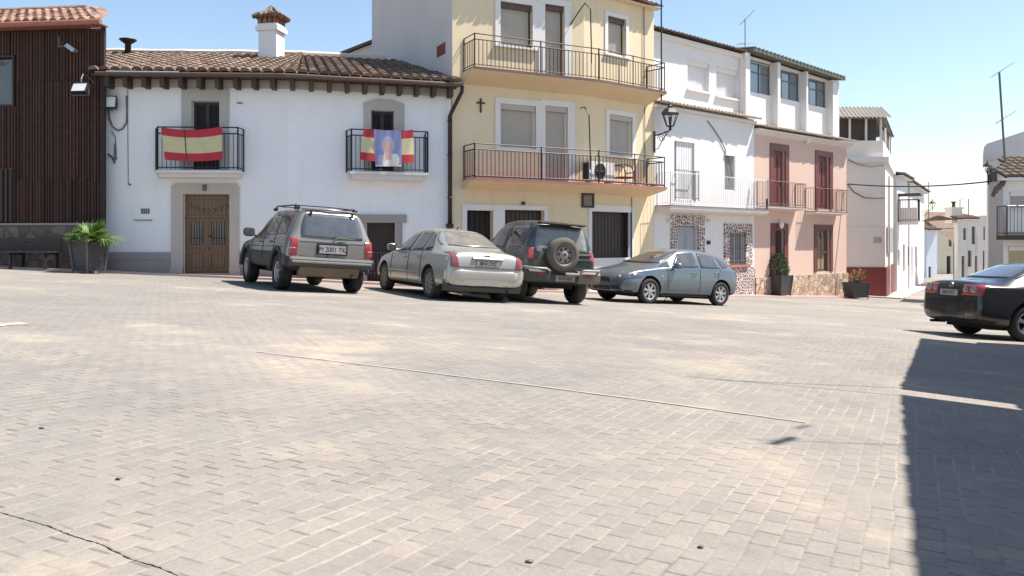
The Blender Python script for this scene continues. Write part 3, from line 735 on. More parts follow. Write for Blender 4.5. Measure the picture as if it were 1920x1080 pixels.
mb = MB(lambda p: Matrix.Rotation(R(35), 3, 'Y') @ Vector(p)); mb.prism([(-.09, -.05), (.09, -.03), (.07, .05), (-.08, .05)], -.02, .25, 'x'); mb.build('head', M['alu'], cam)

# ================================================================ YELLOW HOUSE
YF = Bent(-1.673, 23.0, 27, 1095, 39.5); YW = YF.u(1226); MB.dw = YF.warp; MB.cuts = (YF.ub,); YD = 7.45
yellow = YF.root('yellow_house', label='tall yellow rendered house with two long railed balconies and a grey side wall', cat='house')
YT = 7.63 - YF.o.z
W = {}
W['u1'] = YF.rect(938, 2, 998, 84); W['u2'] = YF.rect(1021.5, 7, 1058, 150); W['u3'] = YF.rect(1139, 29, 1173, 100)
W['l1'] = YF.rect(938, 194, 1004, 277); W['l2'] = YF.rect(1022, 198, 1064, 345); W['l3'] = YF.rect(1142, 214, 1185, 292)
G = [YF.rect(875, 394, 924, 545), YF.rect(946, 393, 1020, 555), YF.rect(1109, 396, 1184, 486)]
mb = MB(); wall(mb, 0, YW, -1.4, YT, list(W.values()) + G, .22); mb.build('front_wall', M['yellow'], yellow)
mb = MB(); mb.quad((0, 0, -1.4), (0, YD, -1.4), (0, YD, YT + 3.0), (0, 0, YT)); mb.quad((YW, 0, -1.4), (YW, 0, YT), (YW, YD, YT + 3.0), (YW, YD, -1.4)); mb.quad((0, YD, -1.4), (YF.ub, YD, -1.4), (YF.ub, YD, YT + 3), (0, YD, YT + 3)); mb.quad((YF.ub, YD, -1.4), (YW, YD, -1.4), (YW, YD, YT + 3), (YF.ub, YD, YT + 3)); mb.build('side_wall', M['grey'], yellow)
for k, r in W.items():
    door_ = k.endswith('2')
    window(yellow, r, 'blind', M['blind'], .14 if k[0] == 'l' else .2, 0, None, 1.0, M['trim'] if k[0] == 'l' else M['iron_brown'], M['blind'] if k[0] == 'l' else M['gutter'], name='balcony_door' if door_ else 'window')  # upper blind boxes coloured dark brown to stand for the recess shadow
def ysur(names, w):
    mb = MB()
    for k in names:
        r = W[k]; surround(mb, r, w, .03, 0, 0, not k.endswith('2'))
    mb.build('window_surround', M['trim'], yellow)
ysur(['u1'], .17); ysur(['l1'], .17); ysur(['u3'], .13); ysur(['l3'], .15)
for k in ('u2', 'l2'):
    mb = MB(); r = W[k]; g = r[0] - W[k[0] + '1'][1] - .17; mb.box(r[0] - g + .002, r[0], -.028, .03, r[2] - .05, r[3]); mb.box(r[1], r[1] + .24, -.03, .03, r[2] - .05, r[3]); mb.box(r[0] - g + .002, r[1] + .24, -.032, .03, r[3], r[3] + .17)
    mb.build('door_surround', M['trim'], yellow)
# ground floor
mb = MB(); zt = YF.z(866, 383)
mb.box(YF.u(866), G[0][0], -.03, .03, -1.2, zt); mb.box(G[0][1], G[1][0], -.03, .03, -1.2, zt); mb.box(G[1][1], YF.u(1026), -.03, .03, -1.2, zt)
mb.box(G[0][0], G[0][1], -.028, .03, G[0][3], zt); mb.box(G[1][0], G[1][1], -.028, .03, G[1][3], zt)
mb.box(YF.u(1103), G[2][0], -.03, .03, -1.2, G[2][3] + .22); mb.box(G[2][1], YF.u(1187), -.03, .03, -1.2, G[2][3] + .2); mb.box(G[2][0], G[2][1], -.028, .03, G[2][3], G[2][3] + .2)
mb.box(G[2][0], G[2][1], -.02, .12, -1.2, G[2][2] + .03)
mb.build('ground_floor_surround', M['trim'], yellow)
for i, r in enumerate(G):
    a, b, c, d = r; mb = MB(); mb.quad((a, .2, c), (b, .2, c), (b, .2, d), (a, .2, d)); n = int((b - a) / .14)
    for k in range(n): mb.box(a + (b - a) * k / n + .01, a + (b - a) * (k + 1) / n - .01, .17, .199, c, d - .05)
    if i == 2: mb.box(b - .16, b, .02, .169, c, d)
    o = mb.build('garage_door' if i < 2 else 'shop_window', M['darkwood'] if i else M['dark'], yellow)
    if i == 2: p = MB(); p.box(b - .15, b - .02, .0, .019, c, d); p.build('jamb', M['bluegrey'], o)
# balconies
DEP = .74
def ybal(yl, yr, zl_rail, railx, red):
    zt = YF.z(892, yl, -DEP); zr = YF.z(889, zl_rail, -DEP); u0 = YF.u(890, -DEP); u1 = YF.u(1246, -DEP)
    mb = MB(); th = .085; hz = .34 if not red else .26
    for a, b in ((u0, u1),):
        mb.prism([(0.0, zt), (-DEP - .04, zt), (-DEP - .04, zt - th), (-DEP + .1, zt - th - .03), (0.0, zt - hz)], a - .03, b + .03, 'x')
    sl = mb.build('balcony', M['slab_y'], yellow)
    e = MB(); e.box(u0 - .05, u1 + .05, -DEP - .055, -DEP - .041, zt - .06, zt + .012)
    e.box(u0 - .05, u1 + .05, -DEP - .055, 0, zt + .002, zt + .016); e.build('balcony_edge', M['slab_r'] if red else M['slabwood'], sl)
    r = MB(); um = [YF.u(x, -DEP) for x in railx]
    railing(r, [(u0, -.02), (u0, -DEP), (u1, -DEP), (u1, -.02)], zt + .05, zr, .125, .012, .017, True, 0, [(x, -DEP) for x in um], .155)
    if red: r.box(u0, u1, -DEP - .012, -DEP + .012, zt + .05, zt + .085)
    r.build('railing', M['iron_brown'], sl); return zt, zr, u0, u1
YB1 = ybal(126, 170, 62, (1014, 1127, 1187), False)
YB2 = ybal(335, 351, 268.5, (1015, 1127, 1190), True)
# eave at the top and roof
mb = MB(); mb.box(-.02, YW + .1, -.2, .0, YT, YT + .05); ev = mb.build('cornice', M['yellow'], yellow)
mb = MB(); tiles(mb, 0, YW + .12, -.26, YT + .06, YD, YT + 3.1, .24, .45, 0, None, True, 4); mb.build('roof', M['tile_red'], yellow)
# bent poles on the balconies
for yb, ytop, pts in ((YB1, 0, [(1117, 84), (1116, 17), (1104, 6), (1088, 17), (1068, 48)]), (YB2, 0, [(1115.5, 283), (1114, 215), (1103, 200), (1088, 203)])):
    mb = MB(); L = []
    for i, (x, y) in enumerate(pts):
        v = [-DEP, -DEP, -.5, -.2, -.02][i]; u, z = YF.uz(x, y, v); L.append((u, v, z))
    mb.tube(L, .018, 5); mb.tube([L[0], (L[0][0], -DEP, L[0][2] - .55)], .018, 5); mb.build('awning_pole', M['iron_brown'], yellow)
# reddish patch on the grey side wall, wire at the corner
k0 = Vector((-1, 0)); 
def side(px, py):      # side wall x=0 plane of the yellow house
    d = Vector(((px - 960) / F, 1, (HY - py) / F)); n = YF.t; k = YF.o.dot(n) / d.dot(n); p = d * k - YF.o; return -p.dot(YF.n), p.z
v0, z1 = side(835, 79); v1, z0 = side(820, 108); mb = MB(); mb.box(-.02, .01, v0, v1, z0, z1); mb.build('vent_panel', M['redbase'], yellow)
mb = MB(); u = YF.u(1208, -.05); mb.tube([(u, -.04, YT), (u + .01, -.04, YB1[0] + .1)], .014, 5); mb.tube([(u + .05, -.03, YB1[0] - .4), (u + .06, -.03, YB2[0])], .012, 5)
u2 = YF.u(1183.5, -.04); mb.tube([(u2 + .04, -.03, YB2[0] - .3), (u2 + .05, -.03, 0)], .012, 5); mb.build('wall_cable', M['iron_brown'], yellow)
mb = MB(); u, z = YF.uz(980, 381); mb.lathe([(.05, -.09), (.04, -.02), (.05, 0)], 8, (u, 0, z), 'y'); mb.build('door_lamp', M['iron_brown'], yellow)
MB.dw = None; MB.cuts = ()
# things fixed to it that would come away on their own
u, z = YF.uz(901, 198); mb = MB(); mb.box(-.022, .022, -.035, 0, -.20, .20); mb.box(-.13, -.023, -.034, 0, .055, .095); mb.box(.023, .13, -.034, 0, .055, .095)
mb.build('wall_cross', M['iron'], None, False, label='black iron cross on the yellow wall between the balconies', cat='cross').location = YF.world(u, -.002, z); COL.objects['wall_cross'].rotation_euler = (0, 0, YF.a)
r = YF.rect(1091, 362, 1112.5, 389, -.03); fr = empty('framed_plaque', YF.world((r[0] + r[1]) / 2, -.002, r[2]), YF.a + YF.be * .5, label='small brown framed plaque under the lower yellow balcony', cat='plaque')
w, h = (r[1] - r[0]) / 2, r[3] - r[2]; mb = MB(); t = .055
mb.box(-w, w, -.06, 0, 0, t); mb.box(-w, w, -.06, 0, h - t, h); mb.box(-w, -w + t, -.058, 0, t, h - t); mb.box(w - t, w, -.058, 0, t, h - t); mb.build('frame', M['darkwood'], fr)
mb = MB(); mb.box(-w + t, w - t, -.03, 0, t, h - t); mb.build('panel', plain('plaque_face', (.20, .165, .15), .6, .15, 7), fr)
# air conditioner on the lower balcony
u0, z0 = YF.uz(1103, 343, -.45); u1 = YF.u(1150, -.45); zb = YB2[0] + .06; ht = .62
ac = empty('air_conditioner', YF.world((u0 + u1) / 2, -.36, zb), YF.a + YF.be, label='white air conditioner unit standing on the lower yellow balcony', cat='air conditioner'); w = (u1 - u0) / 2
mb = MB(); mb.box(-w, w, -.15, .15, .05, ht); mb.box(-w + .1, -w + .16, -.14, .14, 0, .05); mb.box(w - .16, w - .1, -.14, .14, 0, .05); ab = mb.build('casing', M['ac_white'], ac)
mb = MB(); mb.lathe([(.235, -.152), (.235, -.165)], 24, (-.08, 0, .34), 'y'); gq = mb.build('fan', M['dark'], ab)
mb = MB()
for q in (.08, .14, .2): mb.tube([(-.08 + q * math.cos(a), -.17, .34 + q * math.sin(a)) for a in [i * math.pi / 10 for i in range(21)]], .004, 4)
for a in range(6): mb.tube([(-.08, -.171, .34), (-.08 + .235 * math.cos(a * math.pi / 3), -.171, .34 + .235 * math.sin(a * math.pi / 3))], .004, 4)
mb.build('fan_guard', M['iron_grey'], gq); mb = MB(); mb.box(-w - .006, -w - .001, -.13, .13, .08, ht - .05); mb.build('side_grille', M['black'], ab)
# tube frame chair with red seat
u, z = YF.uz(1172, 340, -.4); ch = empty('balcony_chair', YF.world(u, -.36, YB2[0] + .02), YF.a, label='chair of curved dark tubing with a red seat on the lower yellow balcony', cat='chair')
mb = MB()
for y in (-.2, .2): mb.tube([(-.28, y, .62), (-.05, y, .64), (.12, y, .60), (.2, y, .45), (.2, y, .2), (.16, y, .02), (-.25, y, .02)], .018, 6)
mb.tube([(-.28, -.2, .62), (-.28, .2, .62)], .018, 6); mb.tube([(.2, -.2, .4), (.2, .2, .4)], .018, 6); mb.build('tube_frame', M['iron'], ch)
mb = MB(); mb.box(-.26, .2, -.19, .19, .22, .27); mb.build('seat', M['redbase'], ch)

# house gable behind the roof
gb = Vector(at(697, 105, 31)); BG = Frame(gb.x - 2.2, 31, 10)
beh = BG.root('gabled_house', label='pale gable wall glimpsed behind the tiled roof beside the grey wall', cat='house')
z = lambda py: (HY - py) / F * 31 - BG.o.z
mb = MB(); mb.prism([(.9, 0), (4, 0), (4, z(62)), (2.9, z(62)), (.9, z(106))], 0, 5, 'y'); mb.build('wall', M['cream'], beh)
mb = MB(); mb.prism([(.8, z(106)), (2.9, z(60)), (2.9, z(55)), (.75, z(102))], -.15, 5.1, 'y'); mb.build('roof', M['tile_dark'], beh)
# ================================================================ WHITE HOUSE WITH PEBBLE-MOSAIC FRAMES
c0 = YF.world(YW, 0, 0)
WF = Frame(c0.x + .01, c0.y + .02, 41); WW = WF.u(1414)
w2 = WF.root('mosaic_house', label='narrow white three-storey house with pebble-mosaic door and window frames', cat='house')
TV = .55; WTOP = WF.z(1390, 104, TV); CZ = WF.z(1409, 231)
ta_, tb_ = WF.rect(1289, 110, 1330, 166, TV), WF.rect(1343, 124, 1385, 179, TV)
tall = WF.rect(1267, 264, 1302, 374); slim = WF.rect(1358, 283, 1378.5, 358)
gd_, gw_ = WF.rect(1268, 423, 1308, 540), WF.rect(1366, 434, 1397, 497)
SL, SR = .03, 0.0
def shell2(mb, u0, u1, z0, z1, depth, sl=0.0, sr=0.0, v=0.0, m=0):
    a = [(u0, v), (u1, v), (u1 + sr * depth, v + depth), (u0 + sl * depth, v + depth)]
    for i in (1, 2, 3):
        p, q = a[i], a[(i + 1) % 4]; mb.quad((*p, z0), (*q, z0), (*q, z1), (*p, z1), m)
    mb.quad(*[(*p, z1) for p in a], m)
mb = MB(); wall(mb, 0, WW, -1.2, CZ + .15, [tall, slim, gd_, gw_], .2); shell2(mb, 0, WW, -1.2, CZ + .15, 6, SL); mb.build('wall', M['white_sun'], w2)
mb = MB(); wall(mb, .02, WW, CZ + .151, WTOP, [ta_, tb_], .2, TV); shell2(mb, .02, WW, CZ + .151, WTOP, 5.4, SL, 0, TV); mb.build('upper_wall', M['white_sun'], w2)
for r in (ta_, tb_):
    fo = window(w2, r, 'blind', M['blind_lite'], .2, TV); mb = MB(); mb.box(r[0] - .06, r[1] + .06, TV - .10, TV + .19, r[2] - .07, r[2] - .001); mb.build('sill', M['trim'], fo)
fo = window(w2, slim, 'blind', M['shutter_grey'], .08)
# tall white shutter with a barred balconet
a, b, c, d = tall; mb = MB(); n = 8
for k in range(n): mb.box(a + (b - a) * k / n + .012, a + (b - a) * (k + 1) / n - .012, .06, .09, c, d)
mb.box(a, b, .092, .13, c, d); sh_ = mb.build('shutter', M['blind_lite'], w2)
mb = MB(); railing(mb, [(a - .03, -.01), (a - .03, -.16), (b + .03, -.16), (b + .03, -.01)], c + .02, c + (d - c) * .5, .10, .008, .013, False); mb.build('balconet_railing', M['iron_grey'], w2)
mb = MB(); mb.box(a - .05, a - .01, -.02, .0, c + (d - c) * .5, d); mb.build('shutter_rail', M['iron_grey'], sh_)
# tiled cornice between the storeys
mb = MB(); mb.box(-.02, WW, -.14, 0, CZ - .02, CZ + .07); mb.build('cornice', M['trim'], w2)
mb = MB(); tiles(mb, .0, WW + .02, -.30, CZ + .10, TV - .005, CZ + .36, .20, .3); mb.build('cornice_tile', M['tile_pale'], w2)
# long balcony with white railing
BZ = WF.z(1418, 393, -.55); bu0, bu1 = WF.u(1236, -.55), WF.u(1450, -.55)
mb = MB(); mb.prism([(0, BZ), (-.6, BZ), (-.6, BZ - .10), (-.52, BZ - .17), (0, BZ - .22)], .08, WW + .03, 'x'); sl = mb.build('balcony', M['slab'], w2)
mb = MB(); mb.box(.04, WW + .05, -.63, 0, BZ + .001, BZ + .02); mb.build('balcony_edge', M['slabwood'], sl)
mb = MB(); rt = WF.z(1240, 321, -.55); railing(mb, [(.15, -.02), (.15, -.55), (WW - .02, -.55), (WW - .02, -.02)], BZ + .06, rt, .115, .006, .009, False); mb.build('railing', M['iron_white'], sl)
mb = MB(); mb.box(WW - .05, WW + .0, -.57, -.53, BZ, BZ + .42); mb.build('post', M['iron'], sl)
# ground floor mosaic frames
mb = MB(); q = WF.rect(1257, 403, 1319.5, 540); mb.box(q[0], gd_[0], -.05, .02, -1, q[3]); mb.box(gd_[1], q[1], -.05, .02, -1, q[3]); mb.box(gd_[0], gd_[1], -.048, .02, gd_[3], q[3])
q = WF.rect(1357, 419, 1409, 497); mb.box(q[0], gw_[0], -.05, .02, gw_[2], q[3]); mb.box(gw_[1], q[1], -.05, .02, gw_[2], q[3]); mb.box(gw_[0], gw_[1], -.048, .02, gw_[3], q[3])
mb.box(q[0] - .7, WW, -.052, .02, -1.2, gw_[2] - .10); mb.build('mosaic_frame', M['mosaic'], w2)
mb = MB(); a, b, c, d = gw_; mb.box(a - .1, b + .1, -.12, .19, c - .09, c); sill = mb.build('sill', M['slab_r'], w2)
mb = MB(); a, b, c, d = gd_; m_ = (a + b) / 2; mb.box(a, b, .14, .18, c, d); mb.box(a, m_ - .01, .10, .139, c, d - .03); mb.box(m_ + .01, b, .10, .139, c, d - .03)
for x0, x1 in ((a + .08, m_ - .09), (m_ + .09, b - .08)):
    for z0, z1 in ((c + .2, c + 1.1), (c + 1.25, d - .2)): mb.box(x0, x1, .085, .0995, z0, z1)
dd = mb.build('door', M['bluegrey'], w2); mb = MB(); mb.lathe([(.03, .04), (.035, .07), (.02, .0995)], 8, (m_ + .05, 0, c + 1.0), 'y'); mb.build('handle', M['iron'], dd)
fo = window(w2, gw_, 'glass', M['shutter_grey'], .18); mb = MB(); a, b, c, d = gw_
for k in range(9): x = a + (b - a) * (k + .5) / 9; mb.tube([(x, -.02, c), (x, -.02, d)], .011, 5)
for t in (.12, .5, .88): mb.tube([(a, -.03, c + (d - c) * t), (b, -.03, c + (d - c) * t)], .012, 5)
mb.build('grille', M['iron_grey'], fo)
u, z = WF.uz(1328, 455); mb = MB(); mb.box(u - .1, u + .1, -.03, 0, z - .06, z + .07); mb.build('mail_slot', M['iron'], w2)
for px in (1252, 1326): u, z = WF.uz(px, 414); mb = MB(); mb.lathe([(.05, -.16), (.07, -.10), (.04, -.04), (.05, 0)], 8, (u, 0, z), 'y'); mb.build('wall_lamp', M['trim'], w2)
# roof, fascia, downpipe
mb = MB(); mb.box(0, WW, TV - .16, TV, WTOP - .13, WTOP); mb.build('fascia', M['trim'], w2)
mb = MB(); tiles(mb, 0, WW, TV - .28, WTOP + .05, 3, WTOP + .62, .22, .38); tiles(mb, .8, WW, 6.1, WTOP + .05, 3, WTOP + .62, .25, .5, 0, None, True, 4); mb.build('roof', M['tile_dark'], w2)
mb = MB(); u = WW - .12; mb.tube([(u, TV - .05, WTOP - .15), (u, TV - .05, CZ + .35)], .04, 6); mb.tube([(u + .09, TV - .04, WTOP - .15), (u + .10, TV - .04, CZ + .35)], .022, 6); mb.build('downpipe', M['trim'], w2)
mb = MB(); L = [(1325, 226), (1337, 242), (1350, 262), (1360, 284), (1367, 306), (1371, 330)]
mb.tube([(WF.u(x), -.03, WF.z(x, y)) for x, y in L], .017, 5); mb.tube([(WF.u(1404), -.03, WF.z(1404, 352)), (WF.u(1400), -.03, WF.z(1400, 392))], .012, 5); mb.build('wall_cable', M['iron_grey'], w2)

# ================================================================ PINK HOUSE
_p = WF.world(WW, 0, 0); PF = Frame(_p.x, _p.y, 41); PW = PF.u(1587)
pink = PF.root('pink_house', label='pink house with maroon doors, a buff stone base and a white glazed gallery on top', cat='house')
PZ = PF.z(1413, 238, -.3) - .03
d1, d2 = PF.rect(1450, 281, 1472, 387), PF.rect(1534, 292, 1555, 391)
g1, g2 = PF.rect(1452, 432, 1470, 545), PF.rect(1531, 431, 1556, 510)
mb = MB(); wall(mb, 0, PW, -1.2, PZ, [d1, d2, g1, g2], .22); shell2(mb, 0, PW, -1.2, PZ, 4.4, 0, -.35); mb.build('wall', M['pink'], pink)
mb = MB(); x0, x1 = g1[0] - .28, g1[1] + .26
for a, b in ((0, x0), (x1, PW)): mb.box(a, b, -.09, .02, -1.2, PF.z(1500, 516))
mb.build('stone_base', M['stonebase'], pink)
for r, w, wt in ((d1, .26, .26), (d2, .26, .22), (g1, .28, .28), (g2, .22, .22)):
    mb = MB(); surround(mb, r, w, .03, 0, 0, False, None, wt); mb.build('door_surround' if r is not g2 else 'window_surround', M['maroon'], pink)
for i, r in enumerate((d1, d2, g1)):
    a, b, c, d = r; mb = MB(); m_ = (a + b) / 2
    mb.box(a, b, .16, .21, c, d); mb.box(a, m_ - .01, .12, .159, c, d - .03); mb.box(m_ + .01, b, .12, .159, c, d - .03)
    for x0, x1 in ((a + .06, m_ - .06), (m_ + .06, b - .06)): mb.box(x0, x1, .10, .1195, c + .15, c + .8); mb.box(x0, x1, .10, .1195, c + .95, d - .2)
    mb.build('balcony_door' if i < 2 else 'door', M['maroon'] if i < 2 else M['darkwood'], pink)
fo = window(pink, g2, 'glass', M['glass'], .16, 0, None, 1, M['slabwood'])
mb = MB(); a, b, c, d = g2; mb.box(a + .06, b - .06, .105, .125, c + (d - c) * .45, c + (d - c) * .49); mb.box(a + .3, a + .8, .118, .128, c + .1, c + (d - c) * .8); mb.build('curtain', plain('tan_curtain', (.27, .20, .11), .8, .25, 3), fo)
for (xl, xr, yb, wl, wr, yt) in ((1440, 1511, 386, 1414, 1485, 336), (1530, 1587.5, 395, 1506, 1563, 342)):
    dep = .47; z0 = PF.z(xr, yb + 4, -dep); zt = z0 + .95; u0, u1 = PF.u(xl, -dep), PF.u(xr, -dep)
    mb = MB(); mb.prism([(0, z0), (-dep - .03, z0), (-dep - .03, z0 - .06), (0, z0 - .13)], u0 - .03, u1 + .03, 'x'); sl = mb.build('balcony', M['slab'], pink)
    mb = MB(); mb.box(u0 - .04, u1 + .04, -dep - .045, 0, z0 + .001, z0 + .02); mb.build('balcony_edge', M['slabwood'], sl)
    mb = MB(); railing(mb, [(u0, -.02), (u0, -dep), (u1, -dep), (u1, -.02)], z0 + .06, zt, .125, .009, .012, False); mb.build('railing', M['iron_rose'], sl)
for px, py, n in ((1459, 421, 'door_lamp'), (1509, 262, 'wall_lamp')):
    u, z = PF.uz(px, py); mb = MB(); mb.lathe([(.01, -.02), (.05, 0), (.09, .08), (.10, .15), (.06, .23), (.01, .25)], 10, (u, -.14, z - .15)); lm = mb.build(n, M['lamp_white'], pink, True); b = MB(); b.tube([(u, 0, z + .16), (u, -.14, z + .16), (u, -.14, z + .10)], .02, 5); b.build('bracket', M['trim'], lm)
# cornice with tiles, gallery above
mb = MB(); mb.box(-.0, PW + .25, -.22, .0, PZ, PZ + .05); mb.prism([(-.22, PZ), (0, PZ), (0, PZ - .14)], 0, PW + .25, 'x'); mb.build('cornice', M['trim'], pink)
mb = MB(); tiles(mb, .02, PW + .3, -.34, PZ + .09, .56, PZ + .34, .2, .34); mb.build('cornice_tile', M['tile_pale'], pink)
GV = .55; PV = GV - .28; ga, gb_ = PF.u(1394.5, GV), PF.u(1562, GV); zsl = PF.z(1400, 172, GV); zr0 = PF.z(1394.5, 100, GV); zr1 = PF.z(1562, 153, GV)
def zr(u): return zr0 + (zr1 - zr0) * (u - ga) / (gb_ - ga)
gals = [(PF.u(1399, PV), PF.u(1446, GV)), (PF.u(1464, PV), PF.u(1500, GV)), (PF.u(1516, PV), PF.u(1550, GV))]
mb = MB(); wall(mb, ga, gb_, PZ + .02, zr0 - .03, [(a, b, PF.z((1400, 1465, 1517)[i], (170, 184, 196)[i], GV), zr((a + b) / 2) - .14) for i, (a, b) in enumerate(gals)], .2, GV)
mb.quad((ga, GV, zr0 - .3), (gb_, GV, zr1 - .3), (gb_, GV, zr1), (ga, GV, zr0)) if False else None
shell2(mb, ga, gb_, PZ + .02, min(zr0, zr1) - .02, 3.4, 0, -.3, GV)
mb.v = [(x, y, min(z, zr(x) - .005)) for x, y, z in mb.v]; mb.build('gallery_wall', M['white_sun'], pink)
for a, b in ((ga - .02, gals[0][0]), (gals[0][1], gals[1][0]), (gals[1][1], gals[2][0]), (gals[2][1], gb_ + .02)):
    mb = MB(); mb.box(a + .02, b - .02, GV - .28, GV - .002, PZ + .3, zr((a + b) / 2) - .04); mb.build('pillar', M['white_sun'], pink)
for i, (a, b) in enumerate(gals):
    r = (a, b, PF.z((1400, 1465, 1517)[i], (170, 184, 196)[i], GV), zr((a + b) / 2) - .14)
    f = MB(); a, b, c, d = r; n = 3
    for k in range(n + 1): x = a + (b - a - .05) * k / n; f.box(x, x + .05, GV + .08, GV + .13, c, d)
    for z in (c, d - .45, d - .05): f.box(a, b, GV + .085, GV + .128, z, z + .045)
    fo = f.build('gallery_window', plain('blue_window_frame', (.10, .125, .16), .4, .1, 8) if i == 0 else bpy.data.materials['blue_window_frame'], pink)
    p = MB(); p.quad((a, GV + .11, c), (b, GV + .11, c), (b, GV + .11, d), (a, GV + .11, d)); p.build('pane', M['glass_sky'], fo)
mb = MB(); e0, e1 = ga - .12, gb_ + .15
def rp(u, v, h): return (u, GV + v, zr(u) + h)
P_ = [rp(e0, -.5, 0), rp(e1, -.5, 0), rp(e1, 3.5, .5), rp(e0, 3.5, .5), rp(e0, -.5, .10), rp(e1, -.5, .10), rp(e1, 3.5, .6), rp(e0, 3.5, .6)]
mb.add(P_, [(0, 3, 2, 1), (4, 5, 6, 7), (0, 1, 5, 4), (1, 2, 6, 5), (2, 3, 7, 6), (3, 0, 4, 7)])
for k in range(26): u = e0 + (e1 - e0) * (k + .5) / 26; mb.tube([rp(u, -.52, .12), rp(u, 3.4, .62)], .07, 5)
mb.build('gallery_roof', M['greeneave'], pink)

# ================================================================ CREAM CORNER HOUSE AND THE STREET BEHIND
cc = Vector((700 / F * 37, 37, 0)); CF = Frame(cc.x - 3.3, cc.y - .115, 2); CW = 3.302; CS = .562
cream = CF.root('cream_corner_house', label='cream corner house with a dark red base and a corrugated roof over its terrace', cat='house')
SF = Frame(cc.x, cc.y, 61.7); SF.o.z = CF.o.z
CT = CF.z(1630, 299); SL1 = SF.u(1681)
mb = MB(); mb.quad((0, 0, -1.5), (CW, 0, -1.5), (CW, 0, CT), (0, 0, CT)); shell2(mb, 0, CW, -1.5, CT, 6.6, 0, CS); mb.build('wall', M['cream'], cream)
zb = CF.z(1620, 501); mb = MB(); m3 = lambda p: p
mb.prism([(0, -.05), (CW + .03, -.05), (CW + .04 + CS * 6.6, 6.6), (CW + CS * 6.6, 6.6), (CW, .01), (0, .01)], -1.5, zb, 'z'); mb.build('red_base', M['redbase'], cream)
mb = MB(); mb.prism([(0, -.12), (CW + .1, -.12), (CW + .12 + CS * 6.6, 6.6), (CW + CS * 6.6, 6.6), (CW, .0), (0, .0)], CT - .15, CT + .12, 'z')
zq = CF.z(1620, 424); mb.prism([(0, -.02), (CW + .02, -.02), (CW, .0), (0, .0)], zq - .04, zq + .02, 'z'); mb.build('cornice', M['trim'], cream)
zp = CF.z(1620, 263); mb = MB(); mb.prism([(0, .1), (CW - .05, .1), (CW - .05 + CS * 6.4, 6.5), (CW - .3 + CS * 6.4, 6.5), (CW - .25, .3), (0, .3)], CT + .121, zp, 'z'); mb.build('parapet', M['cream'], cream)
zc = CF.z(1620, 221); mb = MB()
for u in (.3, 1.0, 1.75, 2.5, CW - .12): mb.box(u - .04, u + .04, .14, .22, zp, zc)
mb.tube([(CW - .1 + CS * 3, 3.2, zp), (CW - .1 + CS * 3, 3.2, zc)], .05, 4); mb.tube([(CW - .12 + CS * 6.3, 6.3, zp), (CW - .12 + CS * 6.3, 6.3, zc)], .05, 4); mb.build('terrace_post', M['trim'], cream)
mb = MB(); mb.quad((0, .35, zp), (CW - .25, .35, zp), (CW - .25, .35, zc), (0, .35, zc)); mb.build('terrace_screen', M['screen'], cream); mb = MB(); mb.quad((CW - .2 + CS * 3, 3.4, zp), (CW - .2 + CS * 6.3, 6.3, zp), (CW - .2 + CS * 6.3, 6.3, zc), (CW - .2 + CS * 3, 3.4, zc)); mb.build('terrace_screen', M['screen'], cream)
mb = MB(); n = 44
for k in range(n):
    a, b = -.6 + (CW + .85) * k / n, -.6 + (CW + .85) * (k + 1) / n; h = lambda i: .035 if i % 2 else -.035
    mb.quad((a, -.25, zc + h(k)), (b, -.25, zc + h(k + 1)), (b + CS * 3.3 * .6, 3.0, zc + 1.0 + h(k + 1)), (a + CS * 3.3 * .6, 3.0, zc + 1.0 + h(k)))
    mb.quad((a + CS * 3.3 * .6, 3.0, zc + 1.0 + h(k)), (b + CS * 3.3 * .6, 3.0, zc + 1.0 + h(k + 1)), (b + CS * 6.4, 6.7, zc + h(k + 1)), (a + CS * 6.4, 6.7, zc + h(k)))
mb.prism([(-.25, zc - .03), (3.0, zc + .50), (6.7, zc - .03)], CW + .1, CW + .14, 'x') if False else None
mb.build('corrugated_roof', M['corrug'], cream)
u, z = CF.uz(1646, 450); mb = MB(); mb.box(u - .2, u + .17, -.02, 0, z - .13, z + .13); sg = mb.build('street_plaque', plain('buff_plaque', (.50, .41, .37), .6, .1, 9), cream)
mb = MB()
for k in (0, 1, 2): mb.box(u - .16, u + .12, -.025, -.0201, z + .07 - k * .075, z + .085 - k * .075)
mb.build('plaque_lines', plain('worn_lines', (.40, .31, .28), .6, .1, 9), sg)
mb = MB(); L = [(1588, 345), (1600, 360), (1620, 371), (1640, 372), (1659, 371)]; mb.tube([(CF.u(x), -.04, CF.z(x, y)) for x, y in L], .022, 5); mb.build('wall_cable', M['iron_grey'], cream); mb = MB(); L = [(1588, 300), (1605, 308), (1630, 313), (1655, 310)]; mb.tube([(CF.u(x), -.14, CF.z(x, y)) for x, y in L], .02, 5); mb.build('wall_cable', M['iron_grey'], cream)
# street side of the same house: shutter and pipe (local frame of the street)
def sbox(root, fr, name, mat, px0, yt, px1, yb, v0=-.05, v1=.02):
    u0, u1 = fr.u(px0), fr.u(px1); z1, z0 = fr.z(px0, yt), fr.z(px0, yb)
    dz = root.location.z; mb = MB(lambda p: (fr.world(p[0], p[1], p[2] + fr.o.z - fr.o.z) - root.location) @ Matrix.Rotation(root.rotation_euler.z, 3, 'Z'))
    mb.box(min(u0, u1), max(u0, u1), v0, v1, z0, z1); return mb.build(name, mat, root)
sbox(cream, SF, 'door_shade', M['shutter_grey'], 1662, 425, 1672, 475, -.06, -.01); sbox(cream, SF, 'downpipe', M['trim'], 1664, 330, 1664.4, 552, -.12, -.01)

